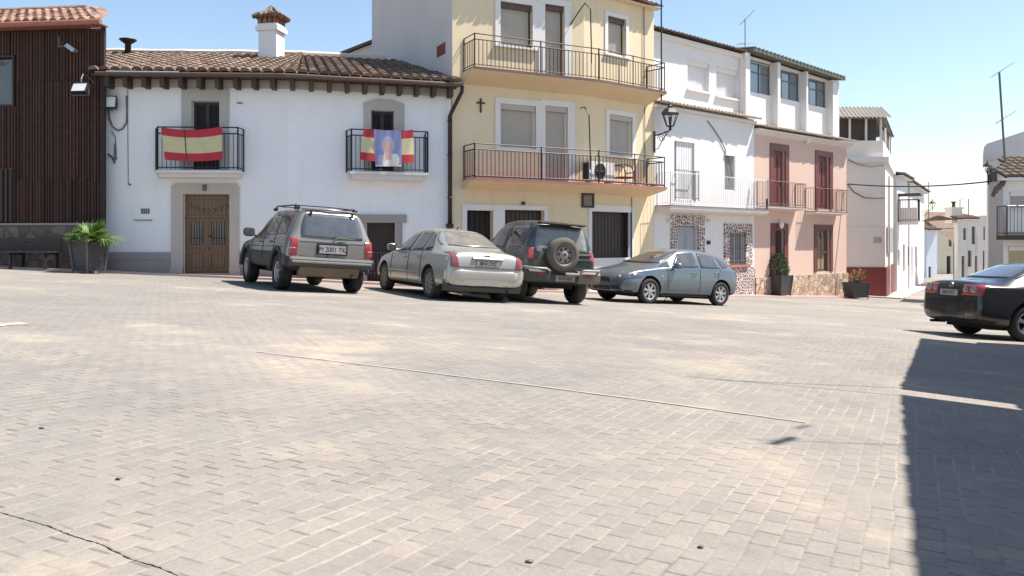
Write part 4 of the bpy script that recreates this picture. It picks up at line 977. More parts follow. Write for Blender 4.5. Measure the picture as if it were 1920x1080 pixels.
def street_house(fr, px1, ztop, depth, wallm, roofm, name, label, wins=(), right=False, rise=.9, base=None, over=.35, cat='house', openings='window', gutter=True):
    """a house whose front follows the street line fr from u=0 to the pixel column px1"""
    r = fr.root(name, label=label, cat=cat); w = fr.u(px1); z1 = fr.z(*ztop)
    hs = []
    for q in wins:
        u0, u1 = sorted((fr.u(q[0]), fr.u(q[2]))); zz1, zz0 = fr.z(q[0], q[1]), fr.z(q[0], q[3]); hs.append((u0, u1, zz0, zz1))
    a, b = min(0, w), max(0, w); sl = .62 if right else 0
    mb = MB(); wall(mb, a, b, -1.5, z1, hs, .16); shell2(mb, a, b, -1.5, z1, depth, sl, sl); mb.build('wall', wallm, r)
    for h in hs:
        tall_ = h[2] < .4
        f = MB(); f.quad((h[0], .15, h[2]), (h[1], .15, h[2]), (h[1], .15, h[3]), (h[0], .15, h[3])); f.box((h[0] + h[1]) / 2 - .03, (h[0] + h[1]) / 2 + .03, .1, .149, h[2], h[3]); f.build('door' if tall_ else 'window', M['darkwood'] if tall_ else M['glass'], r)
    if roofm:
        mb = MB(); tiles(mb, a - .1, b + .1, -over, z1 + .04, depth / 2, z1 + .04 + rise, .3, .5, 0, lambda u, v: a - .1 + sl * max(v, 0) < u, True, 4); tiles(mb, a - .1, b + .1, depth + .2, z1 + .04, depth / 2, z1 + .04 + rise, .35, .6, 0, lambda u, v: a - .1 + sl * max(v, 0) < u, True, 4)
        mb.quad((a, 0, z1), (a, depth, z1), (a, depth / 2, z1 + rise), (a, depth / 2, z1 + rise)); mb.build('roof', roofm, r)
        g = MB(); g.box(a, b, -over + .05, 0, z1 - .05, z1 + .02); g.build('eave', M['trim'], r)
    if base: mb = MB(); mb.box(a, b, -.04, .02, -1.5, base); mb.build('plinth', M['pink'], r)
    return r, w, z1
s2 = Frame(1682 / 1, 0, 0); P2 = Vector((722 / F * 44, 44, 0)); S2 = Frame(P2.x, P2.y, 58)
h2, w2_, z2_ = street_house(S2, 1701, (1684, 330), 7, M['white_sun'], M['tile_dark'], 'balcony_house', 'white street house with a boxy railed balcony next to the cream corner house', [(1684, 468, 1687, 500), (1693, 458, 1696.5, 510)], rise=.8)
z0 = S2.z(1690, 417); z1 = S2.z(1690, 380); ub = S2.u(1685)
mb = MB(); mb.box(.3, ub + .4, -1.0, 0, z0 - .15, z0); bl = mb.build('balcony', M['slab'], h2)
mb = MB(); railing(mb, [(.3, -.02), (.3, -.98), (ub + .4, -.98), (ub + .4, -.02)], z0 + .05, z1 + .1, .12, .007, .016, False); mb.build('railing', M['iron_brown'], bl)
mb = MB(); mb.box(.34, ub + .36, -.94, -.02, z0 + .02, z0 + .75); mb.build('balcony_panel', M['trim'], bl)
mb = MB(); mb.box(.2, ub + .5, -1.1, 0, z1 + .3, z1 + .42); mb.build('balcony_roof', M['screen'], bl)
P3 = S2.world(S2.u(1701) + .01, .02, 0); S3 = Frame(P3.x, P3.y, 59)
h3, w3_, z3_ = street_house(S3, 1733, (1704, 345), 7, M['white_sun'], M['tile_dark'], 'arched_window_house', 'long white street house with narrow dark windows beyond the balcony house', [(1702, 462, 1705, 500), (1709, 462, 1711, 520), (1716, 462, 1719, 500)], rise=.8)
mb = MB(); u = S3.u(1703); mb.tube([(.3, -.08, z3_), (.3, -.08, -1)], .03, 5); mb.build('downpipe', M['iron_rose'], h3)
P4 = Vector((777 / F * 66, 66, 0)); S4 = Frame(P4.x, P4.y, 20)
h4, _, _ = street_house(S4, 1757, (1740, 432), 6, plaster('blue_white_wall', (.70, .73, .79), (.3, .4, .62), .08, .7), M['tile_dark'], 'blue_tinted_house', 'small blue and white house front at the end of the left side of the street', [(1741, 500, 1746, 530)], rise=.7)
P5 = Vector((795 / F * 74, 74, 0)); S5 = Frame(P5.x, P5.y, 8)
h5, _, _ = street_house(S5, 1830, (1757, 430), 7, M['creamy'], M['corrug_o'], 'orange_roofed_house', 'cream house with a low orange roof closing the end of the street', [(1775, 480, 1783, 520), (1788, 480, 1795, 520), (1801, 480, 1808, 520), (1779, 448, 1785, 462)], rise=1.6)
# canopy far down the street
P6 = Vector((812 / F * 58, 58, 0)); S6 = Frame(P6.x, P6.y, 4)
cn = S6.root('brown_awning', label='rusty brown awning jutting over the far end of the street', cat='awning'); z = S6.z(1780, 455); w = S6.u(1814)
mb = MB(); n = 16
for k in range(n): mb.quad((w * k / n, -1.0, z), (w * (k + 1) / n, -1.0, z), (w * (k + 1) / n, .6, z + .75 + .06 * (k % 2)), (w * k / n, .6, z + .75 + .06 * (k % 2)))
mb.box(0, w, -1.02, -.98, z - .22, z + .02); mb.build('cover', plain('rusty_sheet', (.16, .085, .065), .8, .25, 4), cn)
mb = MB(); mb.tube([(.05, -.95, z - .2), (.05, -.95, -1)], .05, 5); mb.tube([(w - .05, -.95, z - .2), (w - .05, -.95, -1)], .05, 5); mb.build('post', M['iron_grey'], cn)
# right side of the street, far to near
P7 = Vector((836 / F * 52, 52, 0)); S7 = Frame(P7.x, P7.y, 6)
h7, w7, z7 = street_house(S7, 1838, (1800, 412), 4, plaster('old_limewash', (.74, .71, .66), (.25, .24, .23), .12, .7), M['tile_dark'], 'chimney_house', 'old whitewashed house with a square chimney and stained front, right of the street end', [(1803, 480, 1809, 520), (1815, 470, 1822, 500), (1822, 425, 1829, 458), (1806, 428, 1812, 450), (1828, 480, 1833, 520)], rise=.35, right=True)
z = lambda py: S7.z(1806, py, 1.0); mb = MB(); uc = S7.u(1806); hw = .36; mb.box(uc - hw, uc + hw, .6, 1.3, z7 - .2, z(392)); mb.box(uc - hw - .06, uc + hw + .06, .54, 1.36, z(392), z(389)); ck = mb.build('chimney', M['cream'], h7); mb = MB(); mb.lathe([(.1, z(389)), (.1, z(381)), (.16, z(380)), (.16, z(378))], 8, (uc, .95, 0)); mb.build('flue', M['iron'], ck)
P8 = Vector((877 / F * 46, 46, 0)); S8 = Frame(P8.x, P8.y, -8)
h8, w8, z8 = street_house(S8, 1875, (1840, 404), 4, M['white_sun'], None, 'flat_topped_house', 'narrow flat-topped pale house tucked behind the right-hand balcony house', [(1843, 470, 1846, 520), (1844, 425, 1847, 450), (1850, 428, 1853, 452), (1850, 475, 1852, 520)], rise=.9, right=True)
# tall grey-topped building and the near right-hand house
D = 34.5; P9 = Vector((893 / F * D, D, 0)); S9 = Frame(P9.x, P9.y, 2); TGW = 9.0
tg = S9.root('tall_grey_building', label='tall pale building with a slanting grey top above the right-hand tiled roof', cat='building')
za, zb_ = S9.z(1853, 272), S9.z(1921, 249); zr_ = za + (zb_ - za) * TGW / S9.u(1921)
sk = lambda p: (p[0] + (.60 * p[1] if p[0] < 1 else 0), p[1], p[2])
mb = MB(sk); mb.prism([(0, -1.5), (TGW, -1.5), (TGW, zr_), (0, za)], 0, 3, 'y'); mb.build('wall', M['white_sun'], tg)
mb = MB(sk); mb.prism([(-.18, za - .62), (TGW, za - .62), (TGW, zr_ + .02), (-.05, za + .05), (-.18, za - .08)], -.10, 3.1, 'y'); mb.build('upper_wall', M['grey'], tg)
r = S9.rect(1856, 316, 1868, 338); mb = MB(); mb.box(r[0], r[1], -.06, .02, r[2], r[3]); mb.build('vent_panel', M['iron_grey'], tg)
D = 31; P10 = Vector((921 / F * D, D, 0)); SA = Frame(P10.x, P10.y, -4); RW = 8
rh = SA.root('right_balcony_house', label='pale house with a tiled roof and pale-panelled balcony at the right edge of the view', cat='house')
zt = SA.z(1884, 336); wr1 = SA.rect(1893, 360, 1935, 392); wr2 = SA.rect(1890, 462, 1930, 520)
mb = MB(); wall(mb, 0, RW, -1.5, zt, [wr1, wr2], .15); shell2(mb, 0, RW, -1.5, zt, 3.2, .64); mb.build('wall', M['trim'], rh)
window(rh, wr1, 'blind', M['blind'], .12); window(rh, wr2, 'blind', plain('tan_blind', (.42, .38, .26), .7, .1, 5), .12)
mb = MB(); tiles(mb, -.1, RW, -.30, zt + .06, 2.4, zt + 1.05, .30, .42, 0, lambda u, v: u > -.15 + .64 * max(0, v)); rf = mb.build('roof', M['tile_dark'], rh)
mb = MB(); mb.box(-.2, RW, -.3, 0, zt - .06, zt + .02); mb.build('eave', M['trim'], rh)
z0, z1 = SA.z(1888, 441, -.7), SA.z(1888, 389, -.7); u0 = SA.u(1888, -.7); mb = MB(); mb.box(u0 - .03, RW - .5, -.75, 0, z0 - .17, z0); bl = mb.build('balcony', M['darkwood'], rh)
mb = MB(); railing(mb, [(u0, -.02), (u0, -.7), (RW - .6, -.7)], z0 + .04, z1 + .06, .13, .012, .024, False); mb.build('railing', M['iron_grey'], bl); mb = MB(); mb.box(u0 + .05, RW - .7, -.66, -.64, z0 + .05, z1 - .15); mb.build('balcony_panel', M['white_sun'], bl)
# leaning clump of tiles at the eave corner and old dormer end
mb = MB()
for k in range(4): mb.tube([(-.42 + k * .10, -.1 - .03 * k, zt - .62 + .13 * k), (-.2 + k * .10, .1, zt - .30 + .10 * k)], .08, 6)
mb.build('eave_tile', M['tile'], rh)

# ================================================================ STREET LAMPS, AERIALS, CABLES
def lantern(loc, rz, s, label, arm=.75):
    """four-sided lantern standing on a scrolled wall bracket; origin at the wall"""
    r = empty('street_lamp', loc, rz, label=label, cat='street lamp', group=None)
    m = MB(); L = arm
    m.tube([(0, 0, -.05), (0, -L * .5, .02), (0, -L, .10)], .022, 6); m.tube([(0, 0, -.5), (0, -.12, -.48), (0, -L * .55, -.16), (0, -L * .8, .0)], .016, 6); m.box(-.05, .05, -.03, 0, -.6, .1)
    m.tube([(0, -L * .45 + .13 * math.cos(a) * (1 - a / 14), -.14 + .13 * math.sin(a) * (1 - a / 14)) for a in [i * .5 for i in range(22)]], .012, 5)
    m.tube([(0, -L * .75 + .07 * math.cos(a) * (1 - a / 14), .02 + .07 * math.sin(a) * (1 - a / 14)) for a in [i * .5 for i in range(20)]], .010, 5)
    m.build('bracket', M['iron'], r)
    m = MB(); q = MB(); b = (0, -L, .10)
    m.lathe([(.02, .0), (.06, .04), (.03, .09), (.11, .13), (.13, .15)], 8, b)
    m.lathe([(.30, .53), (.31, .56), (.20, .70), (.08, .76), (.10, .79), (.03, .85), (.045, .89), (.005, .95)], 6, b)
    for k in range(6):
        a = 2 * math.pi * k / 6; m.tube([(b[0] + .125 * math.cos(a), b[1] + .125 * math.sin(a), b[2] + .15), (b[0] + .27 * math.cos(a), b[1] + .27 * math.sin(a), b[2] + .54)], .014, 4)
    hd = m.build('lantern_frame', M['iron'], r); q.lathe([(.03, .15), (.03, .45)], 8, b); q.build('bulb_tube', M['black'], hd)
    r.scale = (s, s, s); return r
u, z = YF.uz(1226, 252); lantern(YF.world(YW - .0, -.02, z), YF.a + R(42), 1.0, 'black lantern street lamp on a scroll bracket at the corner of the yellow house', .52)
S3w = S3.world(S3.u(1731) - .6, -.02, S3.z(1730, 395)); lantern(S3w, S3.a, .75, 'dark lantern far along the left side of the street, beside the long white house', .8)
lantern(S9.world(.0, -.02, S9.z(1853, 330)), S9.a + R(-40), .6, 'dark lantern on the corner of the tall grey-topped building', .5)
def aerial(base, mast, yag, label, lean=(0, 0), rr=.02):
    r = empty('aerial', base, 0, label=label, cat='antenna'); m = MB(); top = Vector((lean[0], lean[1], mast)); m.tube([(0, 0, -.3), top], rr, 6); m.build('mast', M['iron_grey'], r)
    for hz, d, L, n in yag:
        y = MB(); p = top * hz; d = Vector(d).normalized(); e = d.cross(Vector((0, 0, 1))).normalized()
        y.tube([p - d * L * .35, p + d * L * .65], .012, 4)
        for k in range(n): c = p - d * L * .35 + d * L * (k + .3) / n; ln = .14 + .10 * (1 - k / n); y.tube([c - e * ln, c + e * ln], .006, 4)
        y.build('antenna_arm', M['alu'], r)
    return r
b = at(1397, 88, 33.5); aerial(b, 1.12, [(1.0, (.62, .1, .62), .95, 8), (.12, (1, .1, .1), 1.0, 6)], 'thin television aerial on the roof edge between the white and pink houses')
b = at(1887, 330, 32.5); t = at(1873.5, 135, 32.5); aerial(b, t.z - b.z, [(1.0, (.85, 0, .55), 1.1, 9), (.545, (.8, 0, .5), 1.0, 7)], 'tall leaning mast with two aerials above the right-hand tiled roof', (t.x - b.x, 0), .04)
for px, y0, y1, D, lb in ((1800, 398, 374, 55, 'faint short aerial left of the square chimney'), (1816, 400, 372, 55, 'faint short aerial right of the square chimney'), (1741, 432, 340, 67, 'slender aerial mast above the blue-tinted house')):
    b = at(px, y0, D); aerial(b, at(px, y1, D).z - b.z, [(1.0, (-1, 0, .05), .9, 5)], lb, (0, 0), .03)
# mast at the yellow corner
mb = MB(); u, z0 = YF.uz(1240, 178, -DEP); z1 = YF.z(1240, -60, -DEP); mb.tube([(0, 0, 0), (0, 0, z1 - z0 + .4)], .026, 6)
o = mb.build('corner_mast', M['iron'], None, False, label='thin dark mast rising from the right end of the upper yellow balcony', cat='mast'); o.location = YF.world(YF.u(1240, -DEP), -DEP, z0 - .2)
def cable(name, pts, r, sag, label):
    m = MB(); m.tube(chain(pts, 14, sag), r, 5); return center(m.build(name, M['cable'], None, False, label=label, cat='cable'))
pA = PF.world(PW - .1, -.12, PF.z(1584, 345)); pB = S9.world(.1, -.12, S9.z(1855, 340)); pC = at(1990, 326, 28)
cable('street_cable', [pA, pB], .032, .16, 'thick black cable strung across the street from the pink house'); cable('wall_bundle', [pB, pC], .03, .02, 'black cable running on along the right-hand house under its tiled roof')

# ================================================================ GROUND, PAVEMENT
def sheet(name, mat, xs, ys, dz=0.0, **tg):
    mb = MB(); n = len(xs)
    mb.v = [(x, y, gz(x, y) + dz) for y in ys for x in xs]
    for j in range(len(ys) - 1):
        for i in range(n - 1): q = j * n + i; mb.f.append([q, q + 1, q + n + 1, q + n]); mb.m.append(0)
    return mb.build(name, mat, None, True, **tg)
def axis(lo, hi, fine0, fine1, st):
    o = []; x = fine0
    while x <= fine1 + 1e-6: o.append(x); x += st
    s = st; x = fine0
    while x > lo: s *= 1.5; x -= s; o.insert(0, x)
    s = st; x = o[-1]
    while x < hi: s *= 1.5; x += s; o.append(x)
    return o
sheet('plaza_ground', M['pavers'], axis(-600, 600, -16, 26, .5), axis(-60, 1200, -2, 44, .5), kind='structure')
def strip(name, line, w, h, mat, kerb=None, off=0.0, **tg):
    """a raised strip along the foot of the houses: line = wall points left to right, w = width toward the viewer"""
    mb = MB(); P = []
    for (a, b) in zip(line, line[1:]):
        a, b = Vector(a), Vector(b); n = max(1, int((b - a).length / .5))
        for i in range(n): P.append(a.lerp(b, i / n))
    P.append(Vector(line[-1])); N = []
    for i, p in enumerate(P):
        d = (P[min(i + 3, len(P) - 1)] - P[max(i - 3, 0)]).normalized(); N.append(Vector((d.y, -d.x)))
    k = len(P)
    for p, n_ in zip(P, N):
        i_ = p - n_ * .3; o_ = p + n_ * (w + off); mb.v += [(i_.x, i_.y, gz(p.x, p.y) + h + .004), (o_.x, o_.y, gz(o_.x, o_.y) + h), (o_.x, o_.y, gz(o_.x, o_.y) - .2)]
    for i in range(k - 1):
        q = 3 * i; mb.f.append([q, q + 1, q + 4, q + 3]); mb.m.append(0); mb.f.append([q + 1, q + 2, q + 5, q + 4]); mb.m.append(1)
    return mb.build(name, [mat, kerb or mat], None, False, **tg)
xy = lambda v: (v.x, v.y)
L = [xy(BF.world(0, 0, 0)), xy(BF.world(BW, 0, 0)), xy(HL.world(0, 0, 0)), xy(HL.world(UB, 0, 0)), xy(YF.world(0, 0, 0)), xy(YF.world(YW, 0, 0)), xy(PF.world(0, 0, 0)), xy(PF.world(PW, 0, 0))]
strip('red_pavement', L, .75, .055, M['redtiles'], M['kerb'], kind='structure')
strip('street_pavement', [xy(CF.world(1.5, 0, 0)), xy(CF.world(CW, 0, 0)), xy(SF.world(6, 0, 0)), xy(S3.world(10, 0, 0))], .8, .06, M['kerb'], M['kerb'], kind='structure')
def band(name, mat, pxs, w, dz, jit=0.0, sub=14, **tg):
    """a thin strip laid on the ground along points given where they are seen"""
    G_ = [ground_at(*p) for p in pxs]; P = []
    for a, b in zip(G_, G_[1:]):
        for i in range(sub): P.append(a.lerp(b, i / sub))
    P.append(G_[-1]); mb = MB(); k = len(P)
    for i, p in enumerate(P):
        d = (P[min(i + 1, k - 1)] - P[max(i - 1, 0)]).normalized(); n_ = Vector((-d.y, d.x, 0)); ww = w * (1 + rnd(-jit, jit)) / 2; o = n_ * rnd(-jit, jit) * w * .6
        for s in (-1, 1): q = p + o + n_ * s * ww; mb.v.append((q.x, q.y, gz(q.x, q.y) + dz))
    for i in range(k - 1): mb.f.append([2 * i, 2 * i + 1, 2 * i + 3, 2 * i + 2]); mb.m.append(0)
    return mb.build(name, mat, None, False, **tg)
band('drain_line', M['drain'], [(480, 660), (760, 694), (1000, 724), (1250, 757), (1510, 793)], .024, .007, .3, 20, kind='structure')
band('drain_edge', M['crack'], [(500, 664), (620, 679)], .007, .006, .6, kind='structure')
band('ground_crack', M['crack'], [(-60, 945), (20, 966), (90, 986), (140, 1006), (190, 1020), (240, 1046), (300, 1064), (380, 1100)], .006, .0045, .5, 12, kind='structure')
band('worn_strip', M['patch'], [(-30, 611), (10, 608), (50, 607)], .22, .005, .25, kind='structure')
# bits lying on the setts
def pebble(px, py, s, m, label):
    p = ground_at(px, py); mb = MB(); n = 7
    for j, (h, rr) in enumerate(((0, .8), (.35, 1), (.7, .8), (.95, .3))): mb.v += [(s * rr * (1 + .2 * math.sin(5 * a + j)) * math.cos(a), s * .7 * rr * math.sin(a), s * .6 * h) for a in [2 * math.pi * i / n for i in range(n)]]
    for j in range(3):
        for i in range(n): mb.f.append([j * n + i, j * n + (i + 1) % n, (j + 1) * n + (i + 1) % n, (j + 1) * n + i]); mb.m.append(0)
    mb.f.append(list(range(3 * n, 4 * n))); mb.m.append(0)
    o = mb.build('pebble', m, None, True, label=label, cat='pebble'); o.location = p + Vector((0, 0, .002)); return o
pebble(1313, 1028, .010, M['black'], 'small black pebble on the setts in front of the camera')
pebble(992, 1055, .012, M['iron_grey'], 'small grey pebble lying left of the black one'); pebble(78, 804, .012, M['iron_grey'], 'grey pebble on the sandy patch at left'); pebble(221, 900, .010, M['darkwood'], 'brown pebble on the setts above the long crack')

# ================================================================ PLANTERS, PLANTS, BENCH
def planter(loc, rz, w0, w1, h, label, legs=True, lit=False):
    r = empty('planter', loc, rz, label=label, cat='planter'); mb = MB(); t = .035; a, b = w0 / 2, w1 / 2
    for q in range(4):
        m3 = Matrix.Rotation(q * math.pi / 2, 3, 'Z')
        P_ = [(-a, -a, .06), (a, -a, .06), (b, -b, h), (-b, -b, h), (-b + t, -b + t, h), (b - t, -b + t, h), (b - t, -b + t, h - .12), (-b + t, -b + t, h - .12)]
        mb.add([m3 @ Vector(p) for p in P_], [(0, 1, 2, 3), (3, 2, 5, 4), (4, 5, 6, 7)])
    mb.quad((-a, -a, .06), (a, -a, .06), (a, a, .06), (-a, a, .06)); mb.build('box', M['planter'], r)
    s = MB(); s.quad((-b + t, -b + t, h - .08), (b - t, -b + t, h - .08), (b - t, b - t, h - .08), (-b + t, b - t, h - .08)); s.build('soil', M['soil'], r)
    for sx in (-1, 1):
        for sy in (-1, 1):
            l = MB(); f = 1.0; l.tube([(sx * (a + .015), sy * (a + .015), 0), (sx * (b + .02), sy * (b + .02), h + .01)], .028, 4); l.build('leg', M['planter_l'] if lit else M['planter'], r)
    return r
pl = at(167, 515, 20.3); pl.z = gz(pl.x, pl.y) + .0; p1 = planter(pl, R(-24), .46, .60, .84, 'large dark grey tapered planter beside the bench, holding a fan palm', True, True)
def ellipse_leaf(mb, p, d, up, L, w, m=0, droop=.25, n=4):
    d = d.normalized(); side_ = d.cross(up); side_ = side_.normalized() if side_.length > 1e-4 else Vector((1, 0, 0)); P = []
    for i in range(n + 1):
        t = i / n; c = p + d * L * t + Vector((0, 0, -droop * L * t * t)); ww = w * (1 - t) ** .7 * min(1, t * 5 + .25)
        P += [c - side_ * ww, c + side_ * ww]
    mb.add(P, [(2 * i, 2 * i + 1, 2 * i + 3, 2 * i + 2) for i in range(n)], m)
def plantroot(name, loc, label, cat='plant'): return empty(name, loc, 0, label=label, cat=cat)
pr = plantroot('fan_palm', p1.location + Vector((0, 0, .78)), 'green fan palm spreading from the grey planter by the bench'); mb = MB(); st = MB()
for k in range(52):
    a = rnd(0, 2 * math.pi); el = rnd(-.1, 1.2); L0 = rnd(.16, .42); d = Vector((math.cos(a) * math.cos(el), math.sin(a) * math.cos(el), math.sin(el)))
    b = Vector((0, 0, .0)) + d * L0; st.tube([(0, 0, -.05), b], .008, 4)
    nl = 13; e = d.cross(Vector((0, 0, 1))).normalized(); f = e.cross(d).normalized()
    for j in range(nl):
        t = (j / (nl - 1) - .5) * 2.4; dd = (d * math.cos(t) + e * math.sin(t) + f * rnd(-.06, .06)); ellipse_leaf(mb, b, dd, f, rnd(.30, .46) * (1 - .22 * abs(t) / 1.2), .024, 0, rnd(.1, .35))
mb.build('fronds', M['palm'], pr); st.build('stems', M['palm'], pr)
for a, el in ((.0, .12), (.15, .0), (-.25, .2)):   # long hanging fronds toward the door
    pass
mb = MB()
for a, el in ((-.1, .25), (-.5, .15), (.3, .3)):
    d = Vector((math.cos(a) * math.cos(el), math.sin(a) * math.cos(el), math.sin(el))); b = d * .5
    for j in range(9): t = (j / 8 - .5) * 1.3; e = Vector((-d.y, d.x, 0)); ellipse_leaf(mb, b, d * math.cos(t) + e * math.sin(t), Vector((0, 0, 1)), .5, .02, 0, .55)
    mb.tube([(0, 0, 0), b], .008, 4)
mb.build('drooping_frond', M['palm'], pr)
pl = ground_at(1464, 557); p2 = planter(pl + Vector((0, .3, .0)), R(38), .60, .74, .82, 'dark planter with a dense conifer in front of the pink house')
pr = plantroot('conifer_bush', p2.location + Vector((0, 0, .75)), 'dense dark green conifer bush in the planter before the pink house'); mb = MB(); st = MB(); st.tube([(0, 0, -.05), (0, 0, .7)], .03, 6); st.build('stem', M['darkwood'], pr)
for k in range(1900):
    t = rnd(0, 1); z = t * .88; rr = (.36 * math.sqrt(max(0, 1 - (t * 1.02 - .25) ** 2 / .62))) * (.55 + .45 * math.sqrt(rnd(0, 1))) * (1 + .16 * math.sin(5 * z * 4 + k % 5)); a = rnd(0, 6.283)
    p = Vector((rr * math.cos(a), rr * math.sin(a), z)); ellipse_leaf(mb, p, Vector((math.cos(a), math.sin(a), rnd(.3, 1.6))), Vector((rnd(-1, 1), rnd(-1, 1), .5)), rnd(.07, .13), .016, 0, .05, 2)
mb.build('foliage', M['conifer'], pr)
pl = ground_at(1611, 561); p3 = planter(pl + Vector((0, .3, .0)), R(12), .60, .72, .68, 'dark planter with a yellowing plant before the dark red base')
pr = plantroot('yellowing_shrub', p3.location + Vector((0, 0, .6)), 'sparse yellowing shrub in the planter before the red-based corner house'); mb = MB(); st = MB()
for k in range(26):
    a = rnd(0, 6.283); el = rnd(.5, 1.4); d = Vector((math.cos(a) * math.cos(el), math.sin(a) * math.cos(el), math.sin(el))); L0 = rnd(.35, .75); st.tube([(0, 0, 0), d * L0], .007, 4)
    for j in range(14): p = d * L0 * rnd(.35, 1.05); ellipse_leaf(mb, p, Vector((rnd(-1, 1), rnd(-1, 1), rnd(-.2, 1))), Vector((0, 0, 1)), rnd(.07, .14), .022, 0, .3, 2)
mb.build('foliage', M['dry'], pr); st.build('stems', M['slabwood'], pr)
# leafy plant behind the blue car
pl = YF.world(YF.u(1192), -.75, 0); pl.z = gz(pl.x, pl.y) + .055; p4 = planter(pl, R(30), .5, .6, .85, 'grey planter with a spiky plant at the yellow house corner, mostly behind the blue car')
pr = plantroot('spiky_plant', pl + Vector((0, 0, .78)), 'pale spiky-leaved plant showing above the blue hatchback'); mb = MB()
for k in range(46):
    a = rnd(0, 6.283); el = rnd(.05, 1.3); ellipse_leaf(mb, Vector((0, 0, 0)), Vector((math.cos(a) * math.cos(el), math.sin(a) * math.cos(el), math.sin(el))), Vector((0, 0, 1)), rnd(.5, .85), .03, 0, rnd(.1, .4), 5)
mb.build('leaves', M['agave'], pr)
# bench
u0, u1 = BF.u(-40, -.7), BF.u(104, -.7); zs = BF.z(60, 455, -.7)
bz = BF.root('bench', label='dark bench with a broad plank back standing against the stone base at left', cat='bench'); base = gz(BF.world(u1, -.7, 0).x, BF.world(u1, -.7, 0).y) - BF.o.z + .055
bz.location = BF.world((u0 + u1) / 2, -.62, base); hw = (u1 - u0) / 2
zt = BF.z(90, 446, -.55) - base; mb = MB()
for k in range(3): mb.box(-hw, hw, .10 + .015 * k, .135 + .015 * k, zt - .33 + k * .112, zt - .33 + k * .112 + .10)
mb.build('backrest', M['woodfloor'], bz); mb = MB()
for k in range(4): mb.box(-hw + .02, hw - .02, -.34 + k * .11, -.25 + k * .11, .41, .45)
mb.build('seat', M['woodfloor'], bz)
for x in (-hw + .12, 0, hw - .12):
    mb = MB(); mb.prism([(-.34, 0), (-.27, 0), (-.27, .40), (-.34, .40)], x - .03, x + .03, 'x'); mb.build('leg', M['iron'], bz)
    mb = MB(); mb.prism([(.06, 0), (.15, 0), (.22, zt - .02), (.16, zt - .02), (.07, .41)], x - .032, x + .032, 'x'); mb.build('leg', M['iron'], bz); mb = MB(); mb.box(x - .031, x + .031, -.34, .07, .36, .405); mb.build('seat_bracket', M['iron'], bz)
# ================================================================ CARS
def ev_mesh(o):
    dg = bpy.context.evaluated_depsgraph_get(); dg.update(); return bpy.data.meshes.new_from_object(o.evaluated_get(dg))
M['rubber'] = plain('tyre_rubber', (.020, .019, .018), .85, .25, 12)
M['rubber_dusty'] = plain('dusty_tyre_rubber', (.060, .052, .044), .9, .3, 9)
M['alloy'] = plain('alloy_rim', (.42, .42, .42), .35, .12, 9, .55)
M['steel_rim'] = plain('dusty_steel_rim', (.27, .245, .215), .6, .15, 9, .2)
M['tail_red'] = glassy('red_lamp', (.30, .018, .022), .12, 0, .6, .05)
M['tail_dull'] = glassy('dull_red_lamp', (.17, .030, .032), .15, 0, .5, .08)
M['lamp_clear'] = glassy('clear_lamp', (.30, .28, .28), .1, .2, .8, .02)
M['head'] = glassy('headlamp_glass', (.10, .11, .13), .08, .3, .9, .02)
M['chrome'] = plain('bright_metal', (.65, .64, .62), .2, .05, 9, .9)
M['plate'] = plain('plate_white', (.33, .31, .315), .4, .06, 20)
M['plate_dim'] = plain('plate_dusty', (.24, .225, .21), .6, .15, 12)
M['ink'] = plain('plate_ink', (.03, .025, .03), .6, .1, 20)
M['under'] = plain('underbody', (.018, .017, .016), .9, .2, 6)
M['seam'] = plain('panel_gap', (.012, .012, .012), .8, .1, 6)
M['plastic_grey'] = plain('dusty_grey_plastic', (.060, .058, .055), .75, .15, 8)
M['spare'] = plain('dusty_spare_rubber', (.105, .090, .072), .9, .25, 8)

